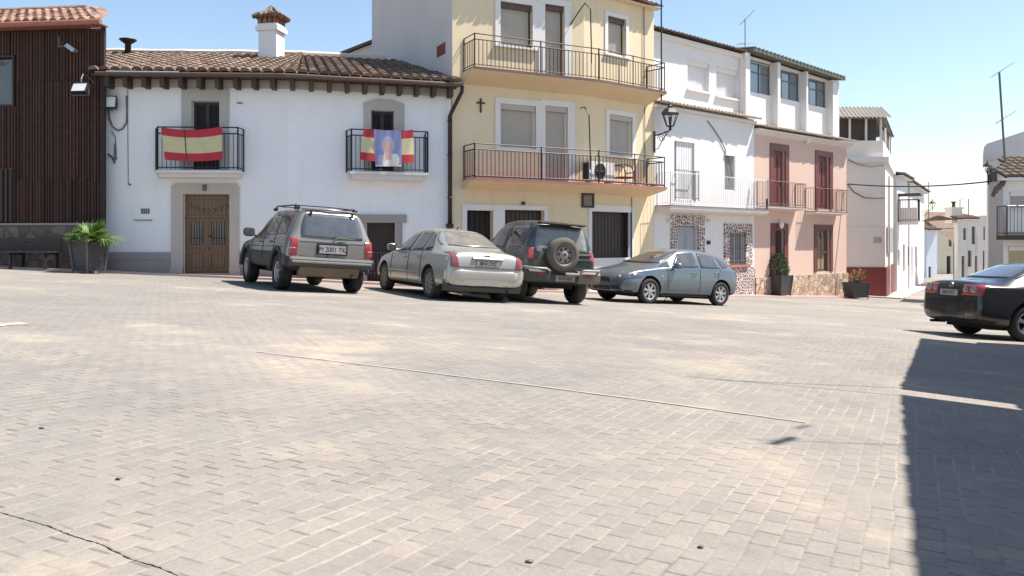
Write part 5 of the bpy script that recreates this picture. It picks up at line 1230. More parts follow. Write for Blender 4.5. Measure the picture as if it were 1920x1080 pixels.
class Car:
    def __init__(s, name, label, pos, yaw, L, st, mats, arches, wheel_r, n_cap=True, cat='car', crease=0):
        s.L = L; x0, y0 = pos; fwd = Vector((-math.sin(yaw), math.cos(yaw), 0)); e = .05
        gxx = (gz(x0 + 1, y0) - gz(x0 - 1, y0)) / 2; gyy = (gz(x0, y0 + 1) - gz(x0, y0 - 1)) / 2
        up = Vector((-gxx, -gyy, 1)).normalized(); left = up.cross(fwd).normalized(); fx = left.cross(up)
        rear = Vector((x0, y0, 0)); c = rear + fwd * L / 2; c.z = gz(c.x, c.y)
        m = Matrix((fx, left, up)).transposed().to_4x4(); m.translation = c
        s.root = bpy.data.objects.new(name, None); COL.objects.link(s.root); s.root.matrix_world = m; tag(s.root, label, cat)
        s.off = L / 2; s.warp = lambda p: (p[0] - L / 2, p[1], p[2])
        # loft
        V = []; Fc = []; mi = []
        K = 9
        for (x, zb, wb, zs, ws, zbe, wbe, wt, zt) in st:
            half = [(0, zb), (wb * .9, zb), (ws * .985, zb + .07), (ws, zs), (wbe + (ws - wbe) * .25, zbe - .03), (wbe, zbe + .01), (wt, zt - .035), (wt * .72, zt - .004), (0, zt + .012)]
            ring = half + [(-a, b) for a, b in half[-2:0:-1]]
            V += [(x - L / 2, a, b) for a, b in ring]
        R_ = 2 * (K - 1); n = len(st)
        for i in range(n - 1):
            for j in range(R_): Fc.append((i * R_ + j, i * R_ + (j + 1) % R_, (i + 1) * R_ + (j + 1) % R_, (i + 1) * R_ + j))
        Fc += [tuple(range(R_))[::-1], tuple(range((n - 1) * R_, n * R_))]
        # end caps as quad strips so that they round off nicely
        Fc = Fc[:-2]
        for base, flip in ((0, 1), ((n - 1) * R_, 0)):
            for j in range(K - 1):
                q = [base + j, base + j + 1, base + (R_ - j - 1) % R_, base + (R_ - j) % R_]
                q = list(dict.fromkeys(q)); Fc.append(tuple(q[::-1] if flip else q))
        me = bpy.data.meshes.new('tmp'); me.from_pydata(V, [], Fc); me.update()
        b = bmesh.new(); b.from_mesh(me); bmesh.ops.recalc_face_normals(b, faces=b.faces); b.to_mesh(me); b.free()
        o = bpy.data.objects.new('tmp', me); COL.objects.link(o); md = o.modifiers.new('s', 'SUBSURF'); md.levels = 2; md.render_levels = 2
        me1 = ev_mesh(o); bpy.data.objects.remove(o)
        s.bvh_full = None
        o = bpy.data.objects.new('tmp1', me1); COL.objects.link(o); cut = MB()
        for x, r, w in arches:
            for sy in (-1, 1):
                cut.lathe([(r, sy * (w - .38)), (r, sy * (w + .3))], 28, (x - L / 2, 0, wheel_r + .02), 'y')
        cm = cut.mesh('cut', M['under']); co = bpy.data.objects.new('cut', cm); COL.objects.link(co)
        me1.materials.clear(); me1.materials.append(mats[0])
        bo = o.modifiers.new('b', 'BOOLEAN'); bo.operation = 'DIFFERENCE'; bo.object = co; bo.solver = 'EXACT'
        try: bo.material_mode = 'TRANSFER'
        except Exception: pass
        me2 = ev_mesh(o); bpy.data.objects.remove(o); bpy.data.objects.remove(co)
        me2.materials.clear()
        for x in (mats[0], M['under'], mats[1]): me2.materials.append(x)
        zc = mats[2]
        arch = [(x - L / 2, r) for x, r, w in arches]
        for p in me2.polygons:
            c = p.center; p.use_smooth = True; inside = any(math.hypot(c.x - ax, c.z - wheel_r - .02) < ar + .004 for ax, ar in arch)
            p.material_index = 1 if inside or (p.normal.z < -.6 and c.z < .6) else (2 if c.z < zc else 0)
        b = bmesh.new(); b.from_mesh(me2)
        for e in b.edges:
            if len(e.link_faces) == 2 and (e.link_faces[0].material_index == 1) != (e.link_faces[1].material_index == 1): e.smooth = False
        b.to_mesh(me2); b.free()
        s.body = bpy.data.objects.new('body', me2); COL.objects.link(s.body); s.body.parent = s.root
        b = bmesh.new(); b.from_mesh(me2); s.bvh = BVHTree.FromBMesh(b); b.free()
        s.wr = wheel_r
    def hit(s, side, a, b):
        """side 'rear','front': (y,z); 'left','right': (x,z); 'top': (x,y)"""
        if side == 'rear': o, d = Vector((-s.off - 2, a, b)), Vector((1, 0, 0))
        elif side == 'front': o, d = Vector((s.off + 2, a, b)), Vector((-1, 0, 0))
        elif side == 'left': o, d = Vector((a - s.off, 3, b)), Vector((0, -1, 0))
        elif side == 'right': o, d = Vector((a - s.off, -3, b)), Vector((0, 1, 0))
        else: o, d = Vector((a - s.off, b, 4)), Vector((0, 0, -1))
        h = s.bvh.ray_cast(o, d)
        return (h[0], h[1]) if h[0] is not None else (None, None)
    def patch(s, name, mat, side, q, off=.006, n=(8, 6), parent=None, label=None, rnd_=0.0):
        """a panel that follows the bodywork: q = four corners in the side's two axes; rnd_ rounds its corners"""
        mb = MB(); nu, nv = n; P = []
        for j in range(nv + 1):
            for i in range(nu + 1):
                u, v = i / nu, j / nv
                if rnd_:
                    cu, cv = 2 * u - 1, 2 * v - 1; k = rnd_
                    du, dv = cu * math.sqrt(max(0, 1 - k * cv * cv / 2)), cv * math.sqrt(max(0, 1 - k * cu * cu / 2)); u, v = (du + 1) / 2, (dv + 1) / 2
                a = (q[0][0] * (1 - u) + q[1][0] * u) * (1 - v) + (q[3][0] * (1 - u) + q[2][0] * u) * v
                b = (q[0][1] * (1 - u) + q[1][1] * u) * (1 - v) + (q[3][1] * (1 - u) + q[2][1] * u) * v
                h, nn = s.hit(side, a, b)
                if h is None: h = P[-1] if P else Vector((0, 0, 0)); nn = Vector((0, 0, 0))
                P.append(h + nn * off)
        mb.v = [tuple(p) for p in P]; w = nu + 1
        for j in range(nv):
            for i in range(nu): mb.f.append([j * w + i, j * w + i + 1, (j + 1) * w + i + 1, (j + 1) * w + i]); mb.m.append(0)
        me = mb.mesh(name, mat, True)
        b = bmesh.new(); b.from_mesh(me); b.normal_update()
        ctr = Vector((0, 0, .8)); f0 = b.faces[:]
        out = sum(((f.calc_center_median() - ctr).dot(f.normal) for f in f0))
        if out < 0: bmesh.ops.reverse_faces(b, faces=f0)
        ret = bmesh.ops.extrude_edge_only(b, edges=[e for e in b.edges if e.is_boundary]); 
        vs = [g for g in ret['geom'] if isinstance(g, bmesh.types.BMVert)]
        ax = {'rear': Vector((1, 0, 0)), 'front': Vector((-1, 0, 0)), 'left': Vector((0, -1, 0)), 'right': Vector((0, 1, 0)), 'top': Vector((0, 0, -1))}[side]
        for v in vs: v.co += ax * (off + .02)
        b.to_mesh(me); b.free(); me.polygons.foreach_set('use_smooth', [True] * len(me.polygons))
        o = bpy.data.objects.new(name, me); COL.objects.link(o); o.parent = parent or s.root
        if label: o['label'] = label
        return o
    def line(s, name, mat, side, pts, w=.008, off=.003, parent=None):
        """a thin seam along the bodywork"""
        mb = MB(); Q = []
        for a, b in zip(pts, pts[1:]):
            for i in range(10): Q.append((a[0] + (b[0] - a[0]) * i / 10, a[1] + (b[1] - a[1]) * i / 10))
        Q.append(pts[-1]); P = [h + n * off for h, n in (s.hit(side, *q) for q in Q) if h is not None]
        if len(P) > 1: mb.tube(P, w, 4)
        return mb.build(name, mat, parent or s.body)
    def wheels(s, xs, track, width, style, rim, tyre=None, r=None):
        r = r or s.wr
        for x in xs:
            for sy in (-1, 1):
                y0 = sy * (track / 2 + width / 2); y1 = sy * (track / 2 - width / 2); rr = r * (.66 if style != 'suv' else .58)
                mb = MB(); mb.lathe([(rr, y1), (r * .93, y1), (r, y1 + sy * .03), (r, y0 - sy * .03), (r * .94, y0), (rr * 1.04, y0 - sy * .004), (rr * .98, y0 - sy * .03)], 30, (x - s.off, 0, r), 'y', 0, False)
                w = mb.build('wheel', tyre or M['rubber'], s.root, True)
                m2 = MB(); yo = y0 - sy * .012; m2.lathe([(rr * 1.0, yo), (rr * .90, yo - sy * .012), (rr * .86, yo - sy * .06)], 28, (x - s.off, 0, r), 'y', 0, False)
                ns = {'spoke': 7, 'suv': 5, 'cover': 9, 'five': 5}[style]
                for k in range(ns):
                    a = 2 * math.pi * k / ns + .3; c, q = math.cos(a), math.sin(a); wd = .26 if style != 'cover' else .22
                    for t0, t1, ww in ((.18, .94, wd),):
                        p = []
                        for t, hw in ((t0, ww * .55), (t1, ww * .8)):
                            for e in (-1, 1): p.append((x - s.off + rr * (t * c - e * hw * q * .8), rr * (t * q + e * hw * c * .8) + r, t))
                        pr = [(p[0][0], p[0][1]), (p[1][0], p[1][1]), (p[3][0], p[3][1]), (p[2][0], p[2][1])]
                        m2.prism(pr, yo - sy * .012, yo - sy * .035, 'y')
                m2.lathe([(rr * .24, yo - sy * .03), (rr * .24, yo - sy * .004), (rr * .1, yo)], 12, (x - s.off, 0, r), 'y')
                m2.build('rim', rim, w)
                m3 = MB(); m3.lathe([(rr * .97, yo - sy * .07), (.01, yo - sy * .07)], 20, (x - s.off, 0, r), 'y'); m3.build('brake_disc', M['under'], w)
    def mirror(s, x, y, z, sy, mat, size=(.10, .21, .14)):
        mb = MB(s.warp); a, b, c = size; yy = sy * y
        P = []
        for (dx, sc) in ((-.5, .86), (-.15, 1.0), (.3, .85), (.5, .45)):
            for k in range(10): t = 2 * math.pi * k / 10; P.append((x + dx * a * 1.3, yy + sy * b * .5 + b * .55 * sc * math.copysign(abs(math.cos(t)) ** .7, math.cos(t)), z + c * .55 * sc * math.copysign(abs(math.sin(t)) ** .7, math.sin(t))))
        mb.add(P, [(i * 10 + j, i * 10 + (j + 1) % 10, (i + 1) * 10 + (j + 1) % 10, (i + 1) * 10 + j) for i in range(3) for j in range(10)] + [tuple(range(10)), tuple(range(30, 40))])
        mb.tube([(x, yy - sy * .12, z - c * .5), (x, yy + sy * .06, z - c * .25)], .03, 6)
        o = mb.build('mirror', mat, s.root, True); g = MB(s.warp); g.quad(*[(x - .68 * a, yy + sy * b * .5 + i * b * .42, z + j * c * .42) for i, j in ((-1, -1), (1, -1), (1, 1), (-1, 1))]); g.build('mirror_glass', M['glass'], o)
    def text(s, txt, x, y, z, h, parent, side='rear', tilt=0.0, squash=1.0):
        cu = bpy.data.curves.new('t', 'FONT'); cu.body = txt; cu.size = h; cu.align_x = 'CENTER'; cu.align_y = 'CENTER'; cu.extrude = .001
        o = bpy.data.objects.new('t', cu); COL.objects.link(o); me = ev_mesh(o); bpy.data.objects.remove(o)
        m = Matrix(((0, 0, -1, 0), (-squash, 0, 0, 0), (0, 1, 0, 0), (0, 0, 0, 1)))
        me.transform(Matrix.Translation((x - s.off, y, z)) @ Matrix.Rotation(tilt, 4, 'Y') @ m); me.materials.append(M['ink'])
        q = bpy.data.objects.new('plate_text', me); COL.objects.link(q); q.parent = parent; return q
    def plate(s, y, z, txt, w=.52, h=.11, mat=None, x=None, side='rear'):
        hx = s.hit('rear', y, z)[0].x + s.off if x is None else x
        mb = MB(s.warp); mb.box(hx - .022, hx + .03, y - w / 2, y + w / 2, z - h / 2, z + h / 2); p = mb.build('licence_plate', mat or M['plate'], s.root)
        if txt: s.text(txt, hx - .0245, y, z - .003, h * .86, p, squash=.86)
        return p
    def handle(s, x, z, side, mat):
        h, n = s.hit(side, x, z)
        if h is None: return
        mb = MB(); mb.tube([h + Vector((-.09, 0, 0)) + n * .01, h + Vector((-.05, 0, .004)) + n * .032, h + Vector((.05, 0, .004)) + n * .032, h + Vector((.09, 0, 0)) + n * .01], .013, 6); mb.build('door_handle', mat, s.root)

# --- grey-beige off-road estate -------------------------------------------------
P = {'suv': paint('champagne_paint', (.25, .228, .20), .45, .34, .25), 'c5': paint('silver_paint', (.43, .43, .39), .5, .34, .22), 'ter': paint('dark_green_paint', (.030, .045, .038), .3, .33, .28, .7),
     'leon': paint('steel_blue_paint', (.125, .16, .19), .5, .30, .12, .5), 'jet': paint('black_paint', (.007, .007, .008), .1, .25, .03, .6)}
GL = glassy('car_glass', (.022, .026, .026), .05, .0, .7, .10); GD = glassy('dusty_rear_glass', (.075, .072, .063), .14, .15, .5, .36)
GS = glassy('sky_glass', (.05, .06, .07), .06, .25, .9, .12)
#  x, zb, wb, zs, ws, zbelt, wbelt, wtop, ztop
st = [(0.06, .52, .62, .66, .72, .82, .74, .68, .95), (.075, .50, .72, .70, .83, .98, .80, .70, 1.04), (.10, .48, .76, .72, .865, 1.05, .82, .69, 1.14), (.24, .42, .78, .72, .885, 1.05, .835, .64, 1.56), (.30, .40, .80, .72, .89, 1.06, .84, .63, 1.63),
      (.55, .38, .80, .72, .89, 1.07, .845, .63, 1.66), (1.2, .38, .80, .72, .89, 1.07, .85, .635, 1.68), (2.1, .38, .80, .72, .89, 1.06, .85, .63, 1.67), (2.42, .38, .80, .72, .89, 1.05, .85, .61, 1.63), (2.55, .38, .80, .72, .89, 1.04, .85, .61, 1.57),
      (3.1, .38, .80, .72, .89, 1.03, .85, .65, 1.15), (3.22, .38, .80, .72, .89, .98, .85, .68, 1.08), (3.9, .40, .80, .72, .88, .94, .83, .66, 1.03), (4.3, .42, .76, .70, .85, .88, .79, .62, .97), (4.42, .46, .72, .68, .80, .84, .74, .58, .90), (4.46, .50, .60, .66, .70, .80, .66, .52, .86)]
c = Car('off_road_car', 'champagne grey off-road estate with roof rails, parked nearest the wooden door', (-3.57, 16.13), .53, 4.5, st, (P['suv'], M['plastic_grey'], .70), [(.85, .42, .86), (3.54, .42, .86)], .36)
r_ = c.patch('rear_window', GS, 'rear', [(.66, 1.06), (-.66, 1.06), (-.56, 1.55), (.56, 1.55)], .008, (12, 8), None, None, .22)
fr = MB(c.warp)
for sy, sd in ((1, 'left'), (-1, 'right')):
    for q in ([(.42, 1.09), (1.10, 1.08), (1.10, 1.53), (.50, 1.53)], [(1.16, 1.08), (1.98, 1.07), (1.92, 1.53), (1.16, 1.53)], [(2.05, 1.07), (2.98, 1.06), (2.46, 1.50), (1.99, 1.53)]): c.patch('side_window', GL, sd, q, .006, (8, 6))
    for L_ in ([(1.13, .62), (1.13, 1.07)], [(2.02, .60), (2.02, 1.07)], [(3.0, .60), (3.02, 1.03)], [(.42, .86), (3.4, .84)]): c.line('panel_gap', M['seam'], sd, L_, .006)
    c.line('rub_strip', M['plastic_grey'], sd, [(1.2, .74), (3.05, .74)], .022, .006)
    c.handle(1.32, .95, sd, M['black']); c.handle(2.2, .94, sd, M['black']); c.mirror(2.85, .88, 1.14, sy, M['plastic_grey'], (.12, .24, .19))
    q = [(sy * .845, .72), (sy * .69, .72), (sy * .67, 1.05), (sy * .815, 1.05)]
    tl = c.patch('tail_light', M['tail_red'], 'rear', q, .012, (8, 8)); c.patch('reversing_lamp', M['lamp_clear'], 'rear', [(sy * .85, .84), (sy * .73, .84), (sy * .73, .865), (sy * .845, .865)], .016, (5, 3), tl, None)
    m = MB(c.warp); yy = sy * .60; m.tube([(.55, yy, 1.645), (.62, yy, 1.71), (2.2, yy - sy * .02, 1.72), (2.32, yy - sy * .02, 1.66)], .015, 6); m.box(.52, .68, yy - .035, yy + .035, 1.62, 1.69); m.box(2.2, 2.36, yy - .04, yy + .02, 1.62, 1.68); m.build('roof_rail', M['black'], c.root)
    for xx in (.85, 3.54):
        m = MB(c.warp); A_ = [(xx + .46 * math.cos(t), sy * .875, .38 + .46 * math.sin(t)) for t in [math.pi * i / 14 for i in range(15)]]; m.tube(A_, .045, 6); m.build('wheel_arch', M['plastic_grey'], c.root, True)
    c.patch('headlight', M['head'], 'front', [(sy * .70, .72), (sy * .42, .72), (sy * .42, .86), (sy * .66, .86)], .01)
m = MB(c.warp)
for dx in (.62, 1.9): m.tube([(dx, -.58, 1.705), (dx, 0, 1.715), (dx, .58, 1.705)], .011, 5)
m.build('cross_bar', M['black'], c.root)
m = MB(c.warp); pr = [(.84, .0), (.86, .1), (.80, .30)]
m.prism([(.13, .50), (-.02, .52), (-.04, .64), (.0, .69), (.13, .70)], -.84, .84, 'y'); m.prism([(.13, .51), (.36, .52), (.36, .69), (.13, .695)], .78, .905, 'y'); m.prism([(.13, .51), (.36, .52), (.36, .69), (.13, .695)], -.905, -.78, 'y'); bp = m.build('rear_bumper', M['plastic_grey'], c.root)
m = MB(c.warp); m.prism([(-.041, .575), (-.046, .60), (-.02, .68), (.10, .705), (.10, .70), (-.012, .675)], -.80, .80, 'y'); m.build('bumper_strip', P['suv'], bp)
m = MB(c.warp); m.prism([(.16, .32), (.30, .30), (.30, .50), (.08, .50)], -.60, .60, 'y'); m.build('valance', plain('sunlit_valance', (.15, .12, .075), .8, .2, 6), c.root)
p = c.plate(.0, .86, 'M 2001 TK', .54, .16, M['plate'], .045); m = MB(c.warp); m.box(.045, .09, -.31, .31, .755, .975); m.build('plate_recess', M['seam'], c.root)
c.plate  # plate centre sits slightly right of the tailgate middle
m = MB(c.warp); m.lathe([(.07, .02), (.05, .05)], 10, (.0, 0, .70), 'x'); m.box(.03, .09, -.09, .09, .69, .76); m.build('tailgate_handle', M['plastic_grey'], c.root)
m = MB(c.warp); m.tube([(.04, .0, 1.03), (.085, -.12, 1.10), (.09, -.45, 1.085)], .011, 5); m.tube([(.05, -.10, 1.02), (.08, -.28, 1.03)], .012, 5); m.build('wiper', M['black'], c.root)
m = MB(c.warp); m.tube([(.30, .58, 1.62), (.26, .0, 1.645), (.30, -.58, 1.62)], .022, 6); m.build('tailgate_spoiler', P['suv'], c.root, True)
for y in (.42, -.42): m = MB(c.warp); m.box(.20, .25, y - .02, y + .02, 1.53, 1.60); m.build('glass_hinge', M['black'], c.root)
c.line('panel_gap', M['seam'], 'rear', [(.66, .99), (-.66, .99)], .006)
m = MB(c.warp); m.tube([(.4, -.45, .36), (.1, -.47, .34), (.02, -.47, .34)], .03, 8); m.build('exhaust', M['iron_grey'], c.root)
m = MB(c.warp); m.box(.5, 4.0, -.5, .5, .30, .42); m.tube([(.85, -.72, .36), (.85, .72, .36)], .05, 8); m.lathe([(.10, -.12), (.12, 0), (.10, .12)], 10, (.85, 0, .36), 'y'); m.tube([(3.54, -.72, .36), (3.54, .72, .36)], .05, 8); m.build('axle', M['under'], c.root)
c.wheels((.85, 3.54), 1.48, .235, 'suv', M['alloy'], None, .36)

# --- silver saloon ------------------------------------------------------------------
st = [(0.0, .34, .55, .52, .70, .62, .72, .62, .70), (.03, .30, .70, .54, .82, .80, .78, .66, .90), (.09, .27, .74, .56, .86, .90, .80, .66, 1.00), (.30, .22, .76, .58, .885, .92, .82, .66, 1.015), (.58, .20, .78, .58, .89, .92, .83, .64, 1.07), (.70, .20, .78, .58, .89, .92, .835, .62, 1.13), (1.30, .20, .78, .58, .89, .93, .84, .555, 1.405),
      (1.55, .20, .78, .58, .89, .93, .84, .55, 1.46), (2.2, .20, .78, .58, .89, .93, .84, .56, 1.48), (2.6, .20, .78, .58, .89, .92, .84, .54, 1.44), (2.75, .20, .78, .58, .89, .91, .84, .54, 1.40), (3.35, .20, .78, .58, .885, .90, .84, .60, 1.04), (3.5, .20, .78, .58, .88, .86, .83, .64, .98), (4.1, .22, .76, .56, .86, .80, .79, .60, .88), (4.45, .26, .70, .54, .80, .70, .70, .52, .74), (4.58, .30, .58, .50, .66, .60, .58, .42, .64), (4.62, .34, .4, .48, .48, .54, .42, .32, .56)]
c = Car('saloon_car', 'dusty silver saloon parked between the two off-road cars', (-.52, 16.28), .49, 4.62, st, (P['c5'], P['c5'], .0), [(.97, .365, .86), (3.72, .365, .86)], .315)
c.patch('rear_window', GD, 'rear', [(.70, 1.09), (-.70, 1.09), (-.50, 1.405), (.50, 1.405)], .006, (12, 8), None, None, .2)
c.patch('windscreen', GL, 'front', [(.62, 1.06), (-.62, 1.06), (-.5, 1.38), (.5, 1.38)], .006, (12, 8), None, None, .15)
for sy, sd in ((1, 'left'), (-1, 'right')):
    for q in ([(1.02, 1.02), (1.42, .97), (1.42, 1.35), (1.36, 1.33)], [(1.46, .97), (2.12, .965), (2.06, 1.39), (1.46, 1.37)], [(2.18, .965), (3.12, .955), (2.62, 1.33), (2.12, 1.39)]): c.patch('side_window', GL, sd, q, .005, (8, 6), None, None, .12)
    for L_ in ([(1.44, .34), (1.40, .6), (1.44, .97)], [(2.15, .32), (2.15, .97)], [(3.2, .34), (3.2, .93)], [(1.2, .25), (3.4, .25)]): c.line('panel_gap', M['seam'], sd, L_, .005)
    c.line('rub_strip', P['c5'], sd, [(1.5, .50), (3.25, .50)], .018, .006); c.line('window_trim', M['black'], sd, [(1.0, .985), (3.15, .94)], .010, .006)
    c.handle(1.62, .82, sd, P['c5']); c.handle(2.36, .81, sd, P['c5']); c.mirror(2.98, .86, 1.01, sy, P['c5'], (.12, .21, .15))
    tl = c.patch('tail_light', M['tail_dull'], 'rear', [(sy * .80, .68), (sy * .61, .67), (sy * .68, .985), (sy * .775, .955)], .010, (7, 8), None, None, .15)
    c.patch('headlight', M['head'], 'front', [(sy * .72, .56), (sy * .4, .54), (sy * .4, .66), (sy * .66, .70)], .008)
m = MB(c.warp); m.prism([(.12, .22), (-.02, .26), (-.05, .46), (.03, .52), (.14, .52)], -.80, .80, 'y'); m.prism([(.10, .24), (.55, .24), (.55, .50), (.10, .52)], .70, .895, 'y'); m.prism([(.10, .24), (.55, .24), (.55, .50), (.10, .52)], -.895, -.70, 'y')
m = MB(c.warp)
Pb = []
for z, g in ((.42, -.05), (.385, .05), (.50, .065), (.60, .068), (.655, .04), (.66, -.04)):
    for t in [-1 + i / 8 for i in range(17)]: Pb.append((.06 - g + .40 * max(0, abs(t) - .70) ** 1.6 / .15 * .35, t * .885 + (0), z))
n = 17
m.add(Pb, [(i * n + j, i * n + j + 1, (i + 1) * n + j + 1, (i + 1) * n + j) for i in range(5) for j in range(n - 1)]); bp = m.build('rear_bumper', P['c5'], c.root, True)
m = MB(c.warp); Pb = []
for z, g in ((.20, -.06), (.24, .0), (.405, .012)):
    for t in [-1 + i / 8 for i in range(17)]: Pb.append((.06 - g + .40 * max(0, abs(t) - .70) ** 1.6 / .15 * .35, t * .878, z))
m.add(Pb, [(i * n + j, i * n + j + 1, (i + 1) * n + j + 1, (i + 1) * n + j) for i in range(2) for j in range(n - 1)]); m.build('bumper_skirt', M['plastic_grey'], c.root, True)
c.plate(.0, .775, '8818 CMZ', .50, .115, M['plate_dim']); m = MB(c.warp); hx = c.hit('rear', 0, .86)[0].x + c.off
m.prism([(hx - .045, .845), (hx - .05, .87), (hx - .02, .895), (hx + .03, .895), (hx + .03, .845)], -.34, .34, 'y'); m.build('boot_handle', P['c5'], c.root)
m = MB(c.warp); hx = c.hit('rear', 0, .935)[0].x + c.off
for zz in (.915, .945): m.tube([(hx - .006, -.055, zz), (hx - .012, 0, zz + .035), (hx - .006, .055, zz)], .009, 4)
m.build('emblem', M['iron_grey'], c.root); m = MB(c.warp); m.tube([(1.62, 0, 1.46), (1.52, 0, 1.54)], .012, 5); m.build('roof_antenna', M['black'], c.root)
c.line('panel_gap', M['seam'], 'rear', [(.64, .985), (.70, .69), (-.70, .69), (-.64, .985)], .005); m = MB(c.warp); m.box(.4, 4.0, -.6, .6, .17, .25); m.tube([(.3, -.5, .24), (.0, -.5, .235)], .028, 8); m.build('underbody', M['under'], c.root)
m = MB(c.warp); m.tube([(.97, -.7, .3), (.97, .7, .3)], .04, 6); m.build('axle', M['under'], c.root)
c.wheels((.97, 3.72), 1.50, .20, 'cover', M['steel_rim'], M['rubber_dusty'])

# --- dark green short off-road car --------------------------------------------------
st = [(0.12, .50, .60, .68, .70, .84, .72, .66, .98), (.14, .48, .72, .72, .82, .98, .78, .67, 1.08), (.18, .46, .76, .74, .85, 1.08, .80, .66, 1.20), (.27, .42, .78, .74, .865, 1.10, .81, .63, 1.66), (.34, .40, .78, .74, .87, 1.10, .815, .62, 1.74), (.7, .38, .78, .74, .87, 1.11, .82, .62, 1.79), (1.4, .38, .78, .74, .87, 1.11, .82, .62, 1.80),
      (1.95, .38, .78, .74, .87, 1.10, .82, .61, 1.77), (2.15, .38, .78, .74, .87, 1.08, .82, .60, 1.70), (2.75, .38, .78, .74, .87, 1.06, .82, .64, 1.20), (2.9, .38, .78, .74, .865, 1.0, .82, .66, 1.11), (3.5, .40, .77, .72, .86, .96, .80, .64, 1.05), (3.9, .44, .72, .70, .82, .90, .76, .60, .98), (4.05, .5, .6, .68, .70, .82, .66, .52, .88)]
c = Car('off_road_car', 'dark green short off-road car with a spare wheel on its back door', (1.06, 17.45), .42, 4.1, st, (P['ter'], P['ter'], .0), [(.80, .43, .85), (3.25, .43, .85)], .365)
c.patch('rear_window', GD, 'rear', [(.64, 1.12), (-.64, 1.12), (-.56, 1.64), (.56, 1.64)], .006, (10, 8), None, None, .12)
for sy, sd in ((1, 'left'), (-1, 'right')):
    for q in ([(.44, 1.15), (1.25, 1.13), (1.28, 1.66), (.50, 1.66)], [(1.36, 1.13), (2.62, 1.10), (2.10, 1.62), (1.38, 1.66)]): c.patch('side_window', GL, sd, q, .006, (8, 6), None, None, .1)
    for L_ in ([(1.32, .55), (1.32, 1.12)], [(2.62, .55), (2.62, 1.08)]): c.line('panel_gap', M['seam'], sd, L_, .006)
    c.handle(1.46, .98, sd, M['black']); c.mirror(2.45, .86, 1.18, sy, M['black'], (.12, .24, .18))
    c.patch('tail_light', M['tail_red'], 'rear', [(sy * .80, .93), (sy * .68, .93), (sy * .67, 1.17), (sy * .78, 1.17)], .012, (6, 8))
    for xx in (.80, 3.25):
        m = MB(c.warp); A_ = [(xx + .47 * math.cos(t), sy * .86, .38 + .47 * math.sin(t)) for t in [math.pi * i / 14 for i in range(15)]]; m.tube(A_, .05, 6); m.build('wheel_arch', P['ter'], c.root, True)
    c.patch('headlight', M['head'], 'front', [(sy * .70, .78), (sy * .42, .78), (sy * .42, .92), (sy * .66, .92)], .01)
    # bumper corners with a bright bar on top
    m = MB(c.warp); m.prism([(.02, .46), (-.05, .52), (-.06, .66), (.0, .72), (.34, .74), (.36, .50)], sy * .34, sy * .87, 'y'); cb = m.build('rear_bumper', M['plastic_grey'] if sy > 0 else plain('pale_bumper', (.16, .135, .11), .7, .2, 6), c.root)  # right corner coloured paler than the left
    m = MB(c.warp); m.tube([(-.07, sy * .36, .70), (-.085, sy * .45, .745), (-.08, sy * .80, .75), (.04, sy * .875, .76), (.3, sy * .88, .76)], .027, 7); m.build('bumper_bar', plain('dusty_bright_bar', (.30, .27, .24), .5, .1, 8, .2), cb, True)
    m = MB(c.warp); m.box(-.066, -.05, sy * .50 - (.14 if sy < 0 else -.0), sy * .50 + (.0 if sy < 0 else .14), .60, .66); m.build('fog_lamp', M['tail_red'] if sy > 0 else M['tail_dull'], cb)
m = MB(c.warp); m.prism([(.0, .46), (-.02, .50), (-.02, .64), (.2, .66), (.2, .46)], -.34, .34, 'y'); bp = m.build('bumper_step', M['plastic_grey'], c.root)
m = MB(c.warp); m.tube([(-.06, -.36, .66), (-.08, .0, .655)], .03, 6); m.build('step_bar', M['steel_rim'], bp)
c.plate(-.02, .555, '4070 BSK', .46, .12, M['plate_dim'], -.025)
m = MB(c.warp); m.prism([(.30, 1.745), (.12, 1.735), (.10, 1.71), (.30, 1.69)], -.545, .545, 'y'); m.build('roof_spoiler', M['under'], c.root)
# spare wheel on the door
m = MB(c.warp); o_ = (0, .04, 1.06); m.lathe([(.20, .13), (.34, .13), (.365, .10), (.365, -.03), (.34, -.075), (.25, -.095), (.225, -.08)], 36, o_, 'x', 0, False); sp = m.build('spare_wheel', M['spare'], c.root, True)
m = MB(c.warp); m.lathe([(.228, -.08), (.215, -.055), (.20, -.02)], 30, o_, 'x', 0, False); m.lathe([(.205, -.02), (.17, -.045), (.09, -.055), (.075, -.07), (.05, -.075)], 30, o_, 'x'); rm = m.build('rim', M['steel_rim'], sp, True)
m = MB(c.warp)
for k in range(7): a = 2 * math.pi * k / 7; m.lathe([(.028, -.055), (.028, -.035)], 10, (0, o_[1] + .135 * math.cos(a), o_[2] + .135 * math.sin(a)), 'x')
m.lathe([(.03, -.08), (.03, -.07)], 10, o_, 'x'); m.build('rim_hole', M['dark'], rm)
m = MB(c.warp); m.tube([(.14, .0, 1.06), (.12, -.7, 1.08)], .03, 5); m.tube([(.14, .0, .96), (.12, -.72, .98)], .025, 5); m.build('spare_bracket', M['plastic_grey'], c.root)
m = MB(c.warp); m.box(.10, .17, .50, .62, 1.10, 1.17); m.build('door_badge', M['chrome'], c.root)
m = MB(c.warp); m.box(.5, 3.6, -.5, .5, .32, .44); m.tube([(.80, -.72, .37), (.80, .72, .37)], .05, 8); m.tube([(3.25, -.7, .36), (3.25, .7, .36)], .05, 8); m.build('axle', M['under'], c.root)
c.wheels((.80, 3.25), 1.46, .245, 'suv', M['steel_rim'], M['rubber_dusty'])

